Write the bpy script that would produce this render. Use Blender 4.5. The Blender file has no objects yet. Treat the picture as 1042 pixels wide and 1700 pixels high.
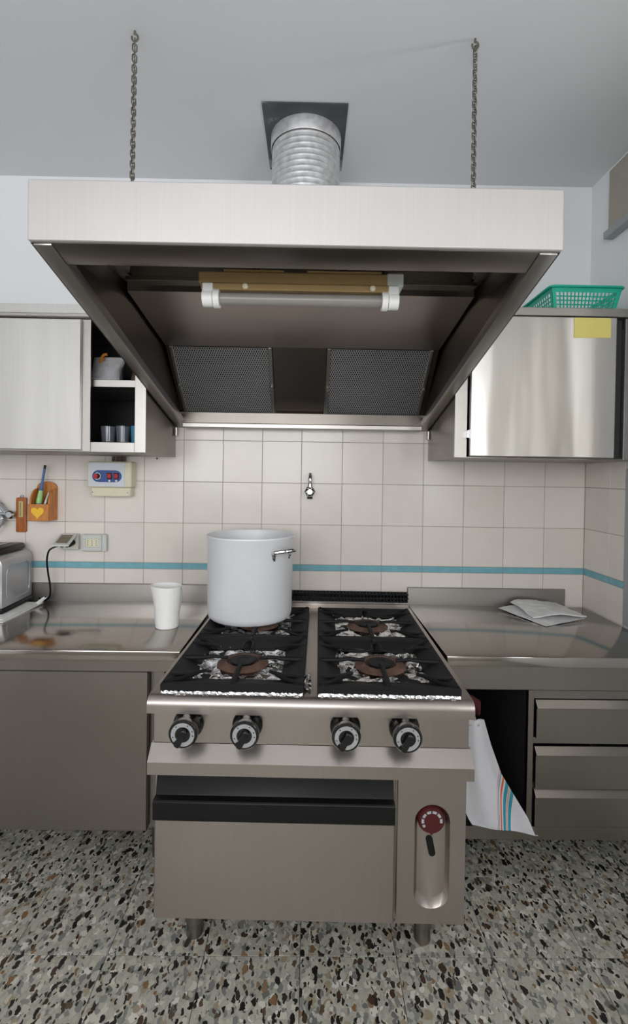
import bpy, bmesh, math, random
from mathutils import Vector, Matrix

S = bpy.context.scene
COL = S.collection
R = math.radians
random.seed(7)

# ------------------------------------------------------------------ camera
F_PX = 790.0                       # focal length in pixels of the 1042 x 1700 frame
cam_d = bpy.data.cameras.new('camera')
cam = bpy.data.objects.new('camera', cam_d)
COL.objects.link(cam)
cam_d.sensor_fit = 'VERTICAL'
cam_d.sensor_height = 36.0
cam_d.lens = 36.0 * F_PX / 1700.0
cam_d.shift_y = -50.0 / 1700.0
cam_d.clip_start = 0.02
yaw, pitch, roll = math.atan(7 / F_PX), -math.atan(10 / F_PX), R(0.85)
fw = Vector((math.sin(yaw) * math.cos(pitch), math.cos(yaw) * math.cos(pitch), math.sin(pitch)))
r0 = fw.cross(Vector((0, 0, 1))).normalized()
u0 = r0.cross(fw)
rt = r0 * math.cos(roll) + u0 * math.sin(roll)
up = u0 * math.cos(roll) - r0 * math.sin(roll)
cam.matrix_world = Matrix(((rt.x, up.x, -fw.x, 0), (rt.y, up.y, -fw.y, -2.3), (rt.z, up.z, -fw.z, 1.45), (0, 0, 0, 1)))
S.camera = cam

# ------------------------------------------------------------------ light, exposure
S.view_settings.view_transform = 'Standard'
S.view_settings.look = 'None'
S.view_settings.gamma = 1.0
S.view_settings.use_curve_mapping = False
S.view_settings.exposure = 0.27
S.cycles.sample_clamp_indirect = 4.0
S.cycles.blur_glossy = 1.0

world = bpy.data.worlds.new('overcast_sky')
S.world = world
world.use_nodes = True
bg = world.node_tree.nodes.get('Background') or world.node_tree.nodes.new('ShaderNodeBackground')
bg.inputs[0].default_value = (0.90, 0.95, 1.0, 1)
bg.inputs[1].default_value = 1.0


def area_light(name, loc, direction, sx, sy, watts, color):
    d = bpy.data.lights.new(name, 'AREA')
    d.shape = 'RECTANGLE'
    d.size, d.size_y, d.energy, d.color = sx, sy, watts, color
    o = bpy.data.objects.new(name, d)
    COL.objects.link(o)
    o.location = loc
    o.rotation_euler = Vector(direction).to_track_quat('-Z', 'Y').to_euler()
    return o


# daylight entering through the window in the right wall and the one behind the camera
area_light('daylight_right_window', (1.50, -2.32, 1.78), (-1, 0, 0), 2.9, 1.4, 80, (0.98, 0.99, 1.0))
area_light('daylight_rear_window', (-0.75, -4.40, 1.85), (0, 1, 0.0), 2.4, 1.4, 48, (0.985, 0.99, 1.0))


# ------------------------------------------------------------------ helpers: mesh
def lin(h):
    c = [int(h[i:i + 2], 16) / 255 for i in (0, 2, 4)]
    return tuple(x / 12.92 if x <= 0.04045 else ((x + 0.055) / 1.055) ** 2.4 for x in c) + (1,)


ORG = {}


def box(bm, x0, x1, y0, y1, z0, z1, bev=0.0, seg=1):
    t = bmesh.new()
    v = [t.verts.new((x, y, z)) for z in (z0, z1) for y in (y0, y1) for x in (x0, x1)]
    for q in ((0, 2, 3, 1), (4, 5, 7, 6), (0, 1, 5, 4), (2, 6, 7, 3), (0, 4, 6, 2), (1, 3, 7, 5)):
        t.faces.new([v[i] for i in q])
    if bev > 0:
        bmesh.ops.bevel(t, geom=list(t.edges), offset=bev, segments=seg, affect='EDGES', profile=0.5)
    merge(bm, t)
    return bm


def merge(bm, t, mat=None):
    if mat is not None:
        bmesh.ops.transform(t, matrix=mat, verts=t.verts)
    me = bpy.data.meshes.new('tmp')
    t.to_mesh(me)
    t.free()
    bm.from_mesh(me)
    bpy.data.meshes.remove(me)


def ring_faces(bm, a, b):
    n = len(a)
    for i in range(n):
        bm.faces.new((a[i], a[(i + 1) % n], b[(i + 1) % n], b[i]))


def cyl(bm, p0, p1, r0, r1=None, seg=20, caps=True):
    r1 = r0 if r1 is None else r1
    p0, p1 = Vector(p0), Vector(p1)
    d = (p1 - p0).normalized()
    a = d.orthogonal().normalized()
    b = d.cross(a)
    A, B = [], []
    for i in range(seg):
        t = 2 * math.pi * i / seg
        o = a * math.cos(t) + b * math.sin(t)
        A.append(bm.verts.new(p0 + o * r0))
        B.append(bm.verts.new(p1 + o * r1))
    ring_faces(bm, A, B)
    if caps:
        bm.faces.new(A[::-1])
        bm.faces.new(B)
    return bm


def tube(bm, pts, r, seg=8, closed=False, caps=True):
    pts = [Vector(p) for p in pts]
    n = len(pts)
    rings = []
    prev = None
    for i, p in enumerate(pts):
        if closed:
            d = (pts[(i + 1) % n] - pts[i - 1]).normalized()
        else:
            d = (pts[min(i + 1, n - 1)] - pts[max(i - 1, 0)]).normalized()
        if prev is None:
            a = d.orthogonal().normalized()
        else:
            a = (prev - d * prev.dot(d)).normalized()
        prev = a
        b = d.cross(a)
        rr = r[i] if isinstance(r, (list, tuple)) else r
        rings.append([bm.verts.new(p + (a * math.cos(2 * math.pi * k / seg) + b * math.sin(2 * math.pi * k / seg)) * rr) for k in range(seg)])
    for i in range(n - 1):
        ring_faces(bm, rings[i], rings[i + 1])
    if closed:
        ring_faces(bm, rings[-1], rings[0])
    elif caps:
        bm.faces.new(rings[0][::-1])
        bm.faces.new(rings[-1])
    return bm


def lathe(bm, prof, c, seg=40, axis='Z', caps=(True, True)):
    """prof: list of (radius, height along axis)"""
    c = Vector(c)
    rings = []
    for (r, h) in prof:
        ring = []
        for i in range(seg):
            t = 2 * math.pi * i / seg
            x, y = r * math.cos(t), r * math.sin(t)
            if axis == 'Z':
                p = Vector((x, y, h))
            elif axis == '-Y':
                p = Vector((x, -h, y))
            else:
                p = Vector((h, x, y))
            ring.append(bm.verts.new(c + p))
        rings.append(ring)
    for a, b in zip(rings[:-1], rings[1:]):
        ring_faces(bm, a, b)
    if caps[0]:
        bm.faces.new(rings[0][::-1])
    if caps[1]:
        bm.faces.new(rings[-1])
    return bm


def prism(bm, poly, axis, a0, a1, bev=0):
    """poly: 2-D points; axis X -> (y,z), Y -> (x,z), Z -> (x,y)"""
    t = bmesh.new()

    def pt(p, a):
        return {'X': (a, p[0], p[1]), 'Y': (p[0], a, p[1]), 'Z': (p[0], p[1], a)}[axis]
    A = [t.verts.new(pt(p, a0)) for p in poly]
    B = [t.verts.new(pt(p, a1)) for p in poly]
    ring_faces(t, A, B)
    t.faces.new(A[::-1])
    t.faces.new(B)
    bmesh.ops.recalc_face_normals(t, faces=t.faces)
    if bev:
        bmesh.ops.bevel(t, geom=list(t.edges), offset=bev, segments=2, affect='EDGES', profile=0.5)
    merge(bm, t)
    return bm


def stadium(cx, cy, hw, hh, n=10):
    """stadium outline with the long axis along the second coordinate"""
    pts = []
    r = hw
    for i in range(n + 1):
        t = math.pi * i / n
        pts.append((cx + r * math.cos(t), cy + (hh - r) + r * math.sin(t)))
    for i in range(n + 1):
        t = math.pi + math.pi * i / n
        pts.append((cx + r * math.cos(t), cy - (hh - r) + r * math.sin(t)))
    return pts


def rrect(x0, x1, y0, y1, r, n=5):
    pts = []
    for (cx, cy, a) in ((x1 - r, y1 - r, 0), (x0 + r, y1 - r, 90), (x0 + r, y0 + r, 180), (x1 - r, y0 + r, 270)):
        for i in range(n + 1):
            t = R(a + 90 * i / n)
            pts.append((cx + r * math.cos(t), cy + r * math.sin(t)))
    return pts


def new():
    return bmesh.new()


def B(*boxes, bev=0.0, seg=1):
    bm = new()
    for b in boxes:
        box(bm, *b, bev=bev, seg=seg)
    return bm


def sharp(bm, ang=35):
    for f in bm.faces:
        f.smooth = True
    lim = R(ang)
    for e in bm.edges:
        e.smooth = len(e.link_faces) == 2 and e.calc_face_angle(3.2) < lim


def obj(name, bm, mat, parent=None, label=None, flat=False, recalc=True):
    if recalc:
        bmesh.ops.recalc_face_normals(bm, faces=bm.faces)
    if not flat:
        sharp(bm)
    me = bpy.data.meshes.new(name)
    if parent is not None:
        bmesh.ops.translate(bm, vec=-ORG[parent.as_pointer()], verts=bm.verts)
    bm.to_mesh(me)
    bm.free()
    if mat is not None:
        me.materials.append(mat)
    o = bpy.data.objects.new(name, me)
    COL.objects.link(o)
    if parent is not None:
        o.parent = parent
        ORG[o.as_pointer()] = ORG[parent.as_pointer()]
    else:
        ORG[o.as_pointer()] = Vector((0, 0, 0))
    if label:
        o['label'] = label
    return o


def inst(name, me, loc, parent=None, rot=None):
    o = bpy.data.objects.new(name, me)
    COL.objects.link(o)
    o.location = loc
    if rot:
        o.rotation_euler = rot
    if parent is not None:
        o.location = Vector(loc) - ORG[parent.as_pointer()]
        o.parent = parent
    return o


def tag(o, label, cat, group=None, kind=None):
    o['label'] = label
    o['category'] = cat
    if group:
        o['group'] = group
    if kind:
        o['kind'] = kind
    return o


def thing(name, label, cat, loc=(0, 0, 0), rotz=0.0, group=None):
    o = bpy.data.objects.new(name, None)
    o.empty_display_size = 0.05
    COL.objects.link(o)
    o.location = loc
    o.rotation_euler = (0, 0, rotz)
    ORG[o.as_pointer()] = Vector(loc)
    return tag(o, label, cat, group)


def struct(name, bm, mat, label, parent=None):
    o = obj(name, bm, mat, parent)
    o['kind'] = 'structure'
    o['label'] = label
    return o


# ------------------------------------------------------------------ helpers: materials
class NT:
    def __init__(self, name):
        self.m = bpy.data.materials.new(name)
        self.m.use_nodes = True
        self.t = self.m.node_tree
        self.t.nodes.clear()
        self.out = self.t.nodes.new('ShaderNodeOutputMaterial')
        self.b = self.t.nodes.new('ShaderNodeBsdfPrincipled')
        self.t.links.new(self.b.outputs[0], self.out.inputs[0])

    def n(self, typ, **kw):
        nd = self.t.nodes.new(typ)
        for k, v in kw.items():
            if k.startswith('i_'):
                nd.inputs[k[2:].replace('_', ' ')].default_value = v
            else:
                setattr(nd, k, v)
        return nd

    def l(self, a, b):
        self.t.links.new(a, b)

    def pos(self, scale=(1, 1, 1), rot=(0, 0, 0), obj_space=False, rand=False):
        if obj_space:
            src = self.n('ShaderNodeTexCoord').outputs['Object']
        else:
            src = self.n('ShaderNodeNewGeometry').outputs['Position']
        if rand:
            oi = self.n('ShaderNodeObjectInfo')
            ml = self.n('ShaderNodeMath', operation='MULTIPLY')
            ml.inputs[1].default_value = 37.0
            self.l(oi.outputs['Random'], ml.inputs[0])
            ad = self.n('ShaderNodeVectorMath', operation='ADD')
            self.l(src, ad.inputs[0])
            self.l(ml.outputs[0], ad.inputs[1])
            src = ad.outputs[0]
        mp = self.n('ShaderNodeMapping')
        mp.inputs['Scale'].default_value = scale
        mp.inputs['Rotation'].default_value = rot
        self.l(src, mp.inputs['Vector'])
        return mp.outputs[0]

    def noise(self, vec, scale, detail=3, rough=0.5):
        nd = self.n('ShaderNodeTexNoise')
        nd.inputs['Scale'].default_value = scale
        nd.inputs['Detail'].default_value = detail
        nd.inputs['Roughness'].default_value = rough
        self.l(vec, nd.inputs['Vector'])
        return nd.outputs['Fac']

    def ramp(self, fac, stops, interp='LINEAR'):
        nd = self.n('ShaderNodeValToRGB')
        nd.color_ramp.interpolation = interp
        els = nd.color_ramp.elements
        while len(els) < len(stops):
            els.new(0.5)
        for e, (p, c) in zip(els, stops):
            e.position = p
            e.color = c
        self.l(fac, nd.inputs['Fac'])
        return nd.outputs['Color']

    def maprange(self, fac, a, b, c, d):
        nd = self.n('ShaderNodeMapRange')
        for i, v in enumerate((a, b, c, d)):
            nd.inputs[i + 1].default_value = v
        self.l(fac, nd.inputs[0])
        return nd.outputs[0]

    def mix(self, fac, a, b, blend='MIX'):
        nd = self.n('ShaderNodeMix', data_type='RGBA', blend_type=blend)
        for i, v in ((0, fac), (6, a), (7, b)):
            if hasattr(v, 'is_linked'):
                self.l(v, nd.inputs[i])
            else:
                nd.inputs[i].default_value = v
        return nd.outputs[2]

    def bump(self, h, strength, dist):
        nd = self.n('ShaderNodeBump')
        nd.inputs['Strength'].default_value = strength
        nd.inputs['Distance'].default_value = dist
        self.l(h, nd.inputs['Height'])
        self.l(nd.outputs[0], self.b.inputs['Normal'])
        return nd


def plain(name, hexc, rough=0.5, metal=0.0, spec=0.5, var=0.08, scale=30, bump=0.0, coat=0.0, trans=0.0):
    t = NT(name)
    c = lin(hexc)
    p = t.pos(obj_space=False)
    f = t.noise(p, scale, 3)
    lo = tuple(x * (1 - var) for x in c[:3]) + (1,)
    hi = tuple(min(1, x * (1 + var)) for x in c[:3]) + (1,)
    t.l(t.ramp(f, [(0.3, lo), (0.7, hi)]), t.b.inputs['Base Color'])
    t.b.inputs['Roughness'].default_value = rough
    t.b.inputs['Metallic'].default_value = metal
    t.b.inputs['Specular IOR Level'].default_value = spec
    t.b.inputs['Coat Weight'].default_value = coat
    t.b.inputs['Transmission Weight'].default_value = trans
    if bump:
        t.bump(f, bump, 0.002)
    return t.m


def steel(name, hexc='b4afa9', rough=0.28, aniso=0.6, grain='Z', wave=0.0, streak=0.35, wscale=(2.2, 2.2, 0.9)):
    """brushed stainless steel; grain: direction in which reflections are drawn out"""
    t = NT(name)
    c = lin(hexc)
    sc = {'Z': (260, 260, 3), 'X': (3, 260, 260), 'Y': (260, 3, 260)}[grain]
    p = t.pos(scale=sc)
    f = t.noise(p, 1.0, 2, 0.6)
    p2 = t.pos()
    sm = t.noise(p2, 4.0, 1.0, 0.4)
    lo = tuple(x * 0.975 for x in c[:3]) + (1,)
    hi = tuple(min(1, x * 1.02) for x in c[:3]) + (1,)
    base = t.ramp(f, [(0.3, lo), (0.7, hi)])
    smc = t.ramp(sm, [(0.1, (0.95, 0.945, 0.94, 1)), (0.9, (1, 1, 1, 1))])
    t.l(t.mix(1.0, base, smc, 'MULTIPLY'), t.b.inputs['Base Color'])
    t.b.inputs['Metallic'].default_value = 1.0
    rr = t.maprange(sm, 0.0, 1.0, rough * 0.82, rough * 1.2)
    t.l(rr, t.b.inputs['Roughness'])
    t.b.inputs['Anisotropic'].default_value = aniso
    tv = t.n('ShaderNodeCombineXYZ')
    tv.inputs[{'X': 0, 'Y': 1, 'Z': 2}[grain]].default_value = 1.0
    if aniso > 0:
        t.l(tv.outputs[0], t.b.inputs['Tangent'])
    if wave:
        p3 = t.pos(scale=wscale)
        w = t.noise(p3, 1.5, 1.5, 0.4)
        t.bump(w, wave, 0.05)
    return t.m


M = {}
M['plaster'] = plain('white_plaster', 'e9eaec', 0.85, var=0.015, scale=3)
M['ceiling'] = plain('ceiling_paint', 'dddfe2', 0.9, var=0.015, scale=2)
M['plaster_dim'] = plain('cream_wall_paint', 'c3c0bb', 0.8, var=0.02, scale=3)
M['grout'] = plain('grout', 'a8a29a', 0.9, var=0.05)


def tile_mat():
    t = NT('glazed_cream_tile')
    oi = t.n('ShaderNodeObjectInfo')
    a = t.ramp(oi.outputs['Random'], [(0.0, lin('ddd6cf')), (0.5, lin('e2dad2')), (1.0, lin('e6dfd9'))])
    f = t.noise(t.pos(), 14, 3)
    b = t.ramp(f, [(0.3, (0.97, 0.965, 0.96, 1)), (0.7, (1, 1, 1, 1))])
    t.l(t.mix(1.0, a, b, 'MULTIPLY'), t.b.inputs['Base Color'])
    t.b.inputs['Roughness'].default_value = 0.22
    t.bump(t.noise(t.pos(), 9, 2), 0.12, 0.01)
    return t.m


M['tile'] = tile_mat()
M['blue_tile'] = plain('blue_strip_tile', '76aebb', 0.25, var=0.08, scale=25)


def terrazzo():
    t = NT('terrazzo')
    p = t.pos(rand=True)
    warp = t.n('ShaderNodeTexNoise')
    warp.inputs['Scale'].default_value = 55
    t.l(p, warp.inputs['Vector'])
    ad = t.n('ShaderNodeVectorMath', operation='MULTIPLY_ADD')
    t.l(warp.outputs['Color'], ad.inputs[0])
    ad.inputs[1].default_value = (0.020, 0.020, 0.0)
    t.l(p, ad.inputs[2])
    P = ad.outputs[0]
    col = None
    cem = t.noise(p, 120, 3)
    col = t.ramp(cem, [(0.3, lin('979588')), (0.7, lin('aba89d'))])

    def layer(col, scale, thr, stops, stretch=(1, 1, 1), rot=0.0):
        mp = t.n('ShaderNodeMapping')
        mp.inputs['Scale'].default_value = stretch
        mp.inputs['Rotation'].default_value = (0, 0, rot)
        t.l(P, mp.inputs['Vector'])
        v = t.n('ShaderNodeTexVoronoi', voronoi_dimensions='2D')
        v.inputs['Scale'].default_value = scale
        v.inputs['Randomness'].default_value = 1.0
        t.l(mp.outputs[0], v.inputs['Vector'])
        sep = t.n('ShaderNodeSeparateColor')
        t.l(v.outputs['Color'], sep.inputs[0])
        # each chip gets its own size
        sz = t.maprange(sep.outputs[1], 0, 1, thr * 0.25, thr)
        lt = t.n('ShaderNodeMath', operation='LESS_THAN')
        t.l(v.outputs['Distance'], lt.inputs[0])
        t.l(sz, lt.inputs[1])
        c = t.ramp(sep.outputs[0], stops, 'CONSTANT')
        return t.mix(lt.outputs[0], col, c)
    pale = [(0.0, lin('bfbbae')), (0.3, lin('b3af9f')), (0.5, lin('85867f')), (0.65, lin('cbc8bd')), (0.8, lin('968a74')), (0.92, lin('6b6c67'))]
    mixd = [(0.0, lin('a9a69b')), (0.34, lin('24231f')), (0.54, lin('57493b')), (0.62, lin('7d7e7b')), (0.78, lin('856a4e')), (0.82, lin('34302a')), (0.93, lin('b5b1a4'))]
    col = layer(col, 40, 0.62, pale)
    col = layer(col, 75, 0.42, mixd, (1, 0.55, 1), 0.6)
    col = layer(col, 42, 0.34, mixd, (1, 0.5, 1), -0.4)
    col = layer(col, 32, 0.29, [(0.0, lin('aba89d')), (0.45, lin('1d1c1a')), (0.66, lin('45362a')), (0.76, lin('787876')), (0.93, lin('7d5f42'))], (1, 0.6, 1), 0.9)
    t.l(col, t.b.inputs['Base Color'])
    t.b.inputs['Roughness'].default_value = 0.42
    return t.m


M['terrazzo'] = terrazzo()
M['joint'] = plain('floor_joint', '55534c', 0.9)
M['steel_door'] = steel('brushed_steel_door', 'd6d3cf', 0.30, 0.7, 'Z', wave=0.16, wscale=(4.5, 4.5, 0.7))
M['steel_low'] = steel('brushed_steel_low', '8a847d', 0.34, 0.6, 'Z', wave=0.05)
M['steel_top'] = steel('steel_worktop', 'aaa59f', 0.13, 0.3, 'Y', wave=0.01)
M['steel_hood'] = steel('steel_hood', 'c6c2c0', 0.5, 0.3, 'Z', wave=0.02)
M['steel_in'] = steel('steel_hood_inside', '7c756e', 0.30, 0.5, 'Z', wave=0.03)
M['steel_range'] = steel('steel_range', 'aea6a0', 0.30, 0.5, 'Z', wave=0.08, wscale=(3, 3, 1))
M['steel_edge'] = steel('steel_edge', 'b2aeaa', 0.36, 0.0, 'X')
M['chrome'] = plain('chrome', 'c8cacb', 0.12, 1.0, var=0.03)
M['alu'] = plain('cast_aluminium', 'e0e1e4', 0.42, 0.12, var=0.03, scale=9)
M['galv'] = plain('galvanised_chain', '8a867c', 0.38, 1.0, var=0.2)
M['iron'] = plain('black_cast_iron', '101012', 0.62, 0.0, spec=0.25, var=0.25, scale=60, bump=0.15)
M['black'] = plain('black_plastic', '0c0c0d', 0.38, spec=0.3, var=0.1)
M['black_gloss'] = plain('black_gloss', '0e0e10', 0.2, var=0.1)
M['rust'] = plain('burnt_brown_burner', '5a4236', 0.7, var=0.35, scale=40, bump=0.2)
M['beige_metal'] = plain('beige_enamel', '9d8358', 0.45, var=0.04)
M['white_plastic'] = plain('white_plastic', 'e9e9e6', 0.42, var=0.02)
M['grey_plastic'] = plain('grey_plastic', 'c9cbc6', 0.5, var=0.03)
M['cream_plastic'] = plain('cream_plastic', 'dcd6bc', 0.5, var=0.03)
M['pale_face'] = plain('pale_grey_face', 'cfd3da', 0.45, var=0.02)
M['blue_face'] = plain('blue_face', '2f4f8c', 0.45, var=0.05)
M['red'] = plain('red_plastic', 'b3171d', 0.3, var=0.08)
M['dark_red'] = plain('dark_red_dial', '450c0f', 0.4, var=0.1)
M['teal'] = plain('teal_plastic', '17b497', 0.38, var=0.04)
M['yellow'] = plain('yellow_paper', 'e0d37a', 0.9, var=0.02)
M['heart'] = plain('yellow_heart', 'efbf36', 0.6, var=0.05)
M['white_paper'] = plain('white_paper', 'e4e3e1', 0.85, var=0.03)
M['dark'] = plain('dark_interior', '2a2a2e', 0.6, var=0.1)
M['tube'] = plain('unlit_tube_glass', '8f8b86', 0.3, var=0.02)
M['orange'] = plain('orange_plastic', 'c9802c', 0.5, var=0.1)
M['orange_cloth'] = plain('orange_mat', 'd0602c', 0.8, var=0.1)
M['blue_plastic'] = plain('blue_plastic', '3f66a0', 0.4, var=0.06)
M['green_plastic'] = plain('green_plastic', '9fcf86', 0.4, var=0.06)
M['teal_cup'] = plain('blue_cup', '3d7f9c', 0.4, var=0.06)
M['silver'] = plain('silver_paint', 'b5b6b9', 0.35, 0.6, var=0.03)
M['brown_bag'] = plain('brown_bag', '5f4c44', 0.7, var=0.1)
M['scale_metal'] = plain('brass_scale', 'cdbd7a', 0.4, 0.3, var=0.1, scale=200)
M['casing'] = plain('window_casing', '9da1a4', 0.5, var=0.02)
M['shutter'] = plain('beige_shutter_box', 'a39d90', 0.7, var=0.03)


def wood(name, a, b):
    t = NT(name)
    f = t.noise(t.pos(scale=(30, 30, 5)), 3, 4, 0.6)
    t.l(t.ramp(f, [(0.3, lin(a)), (0.7, lin(b))]), t.b.inputs['Base Color'])
    t.b.inputs['Roughness'].default_value = 0.5
    return t.m


M['wood'] = wood('orange_wood', 'b06a2c', 'd08a45')
M['wood_dark'] = wood('brown_wood', '9a5526', 'b56a35')


def foil_mat():
    t = NT('aluminium_foil')
    t.b.inputs['Base Color'].default_value = (0.86, 0.86, 0.87, 1)
    t.b.inputs['Metallic'].default_value = 1
    t.b.inputs['Roughness'].default_value = 0.14
    t.bump(t.noise(t.pos(), 60, 3), 0.5, 0.01)
    return t.m


M['foil'] = foil_mat()


def filter_mat():
    t = NT('filter_mesh')
    p = t.pos(obj_space=True)
    ws = []
    for rot in (0.6, -0.6):
        mp = t.n('ShaderNodeMapping')
        mp.inputs['Rotation'].default_value = (0, rot, 0)
        t.l(p, mp.inputs['Vector'])
        w = t.n('ShaderNodeTexWave', wave_type='BANDS', bands_direction='X')
        w.inputs['Scale'].default_value = 38
        t.l(mp.outputs[0], w.inputs['Vector'])
        ws.append(w.outputs['Fac'])
    mx = t.n('ShaderNodeMath', operation='MAXIMUM')
    t.l(ws[0], mx.inputs[0])
    t.l(ws[1], mx.inputs[1])
    t.l(t.ramp(mx.outputs[0], [(0.55, (0.02, 0.02, 0.022, 1)), (0.9, (0.42, 0.42, 0.43, 1))]), t.b.inputs['Base Color'])
    t.b.inputs['Metallic'].default_value = 0.6
    t.b.inputs['Roughness'].default_value = 0.5
    t.bump(mx.outputs[0], 0.6, 0.004)
    return t.m


M['filter'] = filter_mat()


def duct_mat():
    t = NT('corrugated_aluminium')
    f = t.noise(t.pos(), 40, 4)
    t.l(t.ramp(f, [(0.3, lin('b9b9ba')), (0.7, lin('dcdcdd'))]), t.b.inputs['Base Color'])
    t.b.inputs['Metallic'].default_value = 0.55
    t.b.inputs['Roughness'].default_value = 0.42
    return t.m


M['duct'] = duct_mat()


def plate_mat():
    t = NT('scuffed_dark_sheet')
    f = t.noise(t.pos(), 6, 5, 0.6)
    t.l(t.ramp(f, [(0.35, lin('4a4c50')), (0.58, lin('5d6064')), (0.66, lin('a5a6a7'))]), t.b.inputs['Base Color'])
    t.b.inputs['Metallic'].default_value = 0.4
    t.b.inputs['Roughness'].default_value = 0.55
    return t.m


M['plate'] = plate_mat()


def towel_mat():
    t = NT('striped_towel')
    uv = t.n('ShaderNodeUVMap')
    sp = t.n('ShaderNodeSeparateXYZ')
    t.l(uv.outputs[0], sp.inputs[0])
    W, T, O, Pk = lin('c2c2c6'), lin('2f8796'), lin('c8582f'), lin('cf7d80')
    st = [(0.0000, W), (0.5520, Pk), (0.5555, W), (0.5600, T), (0.5640, W), (0.5720, O), (0.5820, W), (0.5880, T), (0.6020, W), (0.6080, O), (0.6110, W), (0.6160, T), (0.6320, W)]
    c = t.ramp(sp.outputs[0], st, 'CONSTANT')
    t.l(c, t.b.inputs['Base Color'])
    t.b.inputs['Roughness'].default_value = 0.95
    t.bump(t.noise(t.pos(), 500, 2), 0.2, 0.002)
    return t.m


M['towel'] = towel_mat()


def glass_mat(name, col, rough=0.05):
    t = NT(name)
    t.b.inputs['Base Color'].default_value = col
    t.b.inputs['Roughness'].default_value = rough
    t.b.inputs['Transmission Weight'].default_value = 0.9
    t.b.inputs['IOR'].default_value = 1.45
    return t.m


M['glass'] = glass_mat('smoky_glass', (0.6, 0.65, 0.7, 1))


def bag_mat():
    t = NT('clear_white_plastic_film')
    f = t.noise(t.pos(), 30, 4)
    t.l(t.ramp(f, [(0.3, lin('d8d9d9')), (0.7, lin('eeeeee'))]), t.b.inputs['Base Color'])
    t.b.inputs['Roughness'].default_value = 0.3
    t.b.inputs['Coat Weight'].default_value = 0.4
    t.bump(t.noise(t.pos(), 45, 3), 0.35, 0.01)
    return t.m


M['film'] = bag_mat()

# ================================================================== SETTING
XL, XR, YF, ZC = -2.35, 1.34, -4.25, 2.86

# floor: a joint bed with terrazzo tiles as pieces
floor = struct('floor', B((XL - .1, XR + .1, YF - .1, 0.1, -0.10, -0.003)), M['joint'], 'speckled terrazzo tile floor')
FP = 0.29
bm = B((-FP / 2 + .0009, FP / 2 - .0009, -FP / 2 + .0009, FP / 2 - .0009, -0.012, 0.0), bev=0.0006)
first = obj('floor_tile', bm, M['terrazzo'], floor)
tile_me = first.data
k = 0
x0, y0 = -0.588 - 7 * FP, -0.592 + 3 * FP
for j in range(17):
    for i in range(15):
        cx, cy = x0 + (i + .5) * FP, y0 - (j + .5) * FP
        if cx - FP / 2 > XR or cx + FP / 2 < XL or cy + FP / 2 > 0.07 or cy + FP / 2 < YF:
            continue
        if k == 0:
            first.location = (cx, cy, 0)
        else:
            inst('floor_tile', tile_me, (cx, cy, 0), floor)
        k += 1

wall_back = struct('wall_back', B((XL - .1, XR + .1, 0.0, 0.12, 0, ZC)), M['plaster'], 'white plastered back wall behind the stove')
struct('wall_left', B((XL - .12, XL, YF, 0, 0, ZC)), M['plaster'], 'white plastered wall left of the worktop')
# right wall with its window opening
WY0, WY1, WZ0, WZ1 = -3.75, -0.88, 1.08, 2.50
wall_right = struct('wall_right', B((XR, XR + .12, WY1, 0, 0, ZC), (XR, XR + .12, YF, WY0, 0, ZC),
                                    (XR, XR + .12, WY0, WY1, 0, WZ0), (XR, XR + .12, WY0, WY1, WZ1, ZC)), M['plaster'], 'white plastered wall on the right with a window')
VX0, VX1, VZ0, VZ1 = -1.95, 0.45, 1.15, 2.55
struct('wall_front', B((XL, VX0, YF - .12, YF, 0, ZC), (VX1, XR, YF - .12, YF, 0, ZC),
                       (VX0, VX1, YF - .12, YF, 0, VZ0), (VX0, VX1, YF - .12, YF, VZ1, ZC)), M['plaster_dim'], 'cream plastered wall opposite the stove')
struct('ceiling', B((XL - .1, XR + .1, YF - .1, 0.1, ZC, ZC + .12)), M['ceiling'], 'pale grey plaster ceiling')

# windows
w1 = struct('window_1', B((XR + .03, XR + .08, WY0, WY0 + .05, WZ0, WZ1), (XR + .03, XR + .08, WY1 - .05, WY1, WZ0, WZ1),
                          (XR + .03, XR + .08, WY0 + .05, WY1 - .05, WZ0, WZ0 + .05), (XR + .03, XR + .08, WY0 + .05, WY1 - .05, WZ1 - .05, WZ1),
                          (XR + .03, XR + .08, -2.95, -2.85, WZ0 + .05, WZ1 - .05)), M['white_plastic'], 'white framed window with added light-blocking panels in the right wall')
for ya, yb in ((-1.43, -1.00), (-1.99, -1.51), (-2.58, -2.06)):
    obj('light_blocker', B((XR + .035, XR + .065, ya, yb, WZ0 + .052, WZ1 - .052), bev=.002), M['shutter'], w1)  # unseen panels added to break the window's reflected light into bands
obj('shutter_box', B((XR - .012, XR - .0005, -3.65, -0.150, 2.56, 2.842), bev=.002), M['shutter'], w1, 'beige roller shutter box')
obj('bottom_rail', B((XR - .045, XR - .0005, -3.65, -0.168, 2.525, 2.558), bev=.003), M['casing'], w1)
obj('casing', B((XR - .010, XR - .0005, -0.45, -0.305, 0.84, 1.50), (XR - .010, XR - .0005, -0.60, -0.46, 0.84, 2.52), bev=.002), M['casing'], w1)
struct('window_2', B((VX0, VX0 + .05, YF - .08, YF - .03, VZ0, VZ1), (VX1 - .05, VX1, YF - .08, YF - .03, VZ0, VZ1),
                     (VX0 + .05, VX1 - .05, YF - .08, YF - .03, VZ0, VZ0 + .05), (VX0 + .05, VX1 - .05, YF - .08, YF - .03, VZ1 - .05, VZ1),
                     (-.78, -.72, YF - .08, YF - .03, VZ0 + .05, VZ1 - .05)), M['white_plastic'], 'white framed window opposite the stove')

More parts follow.
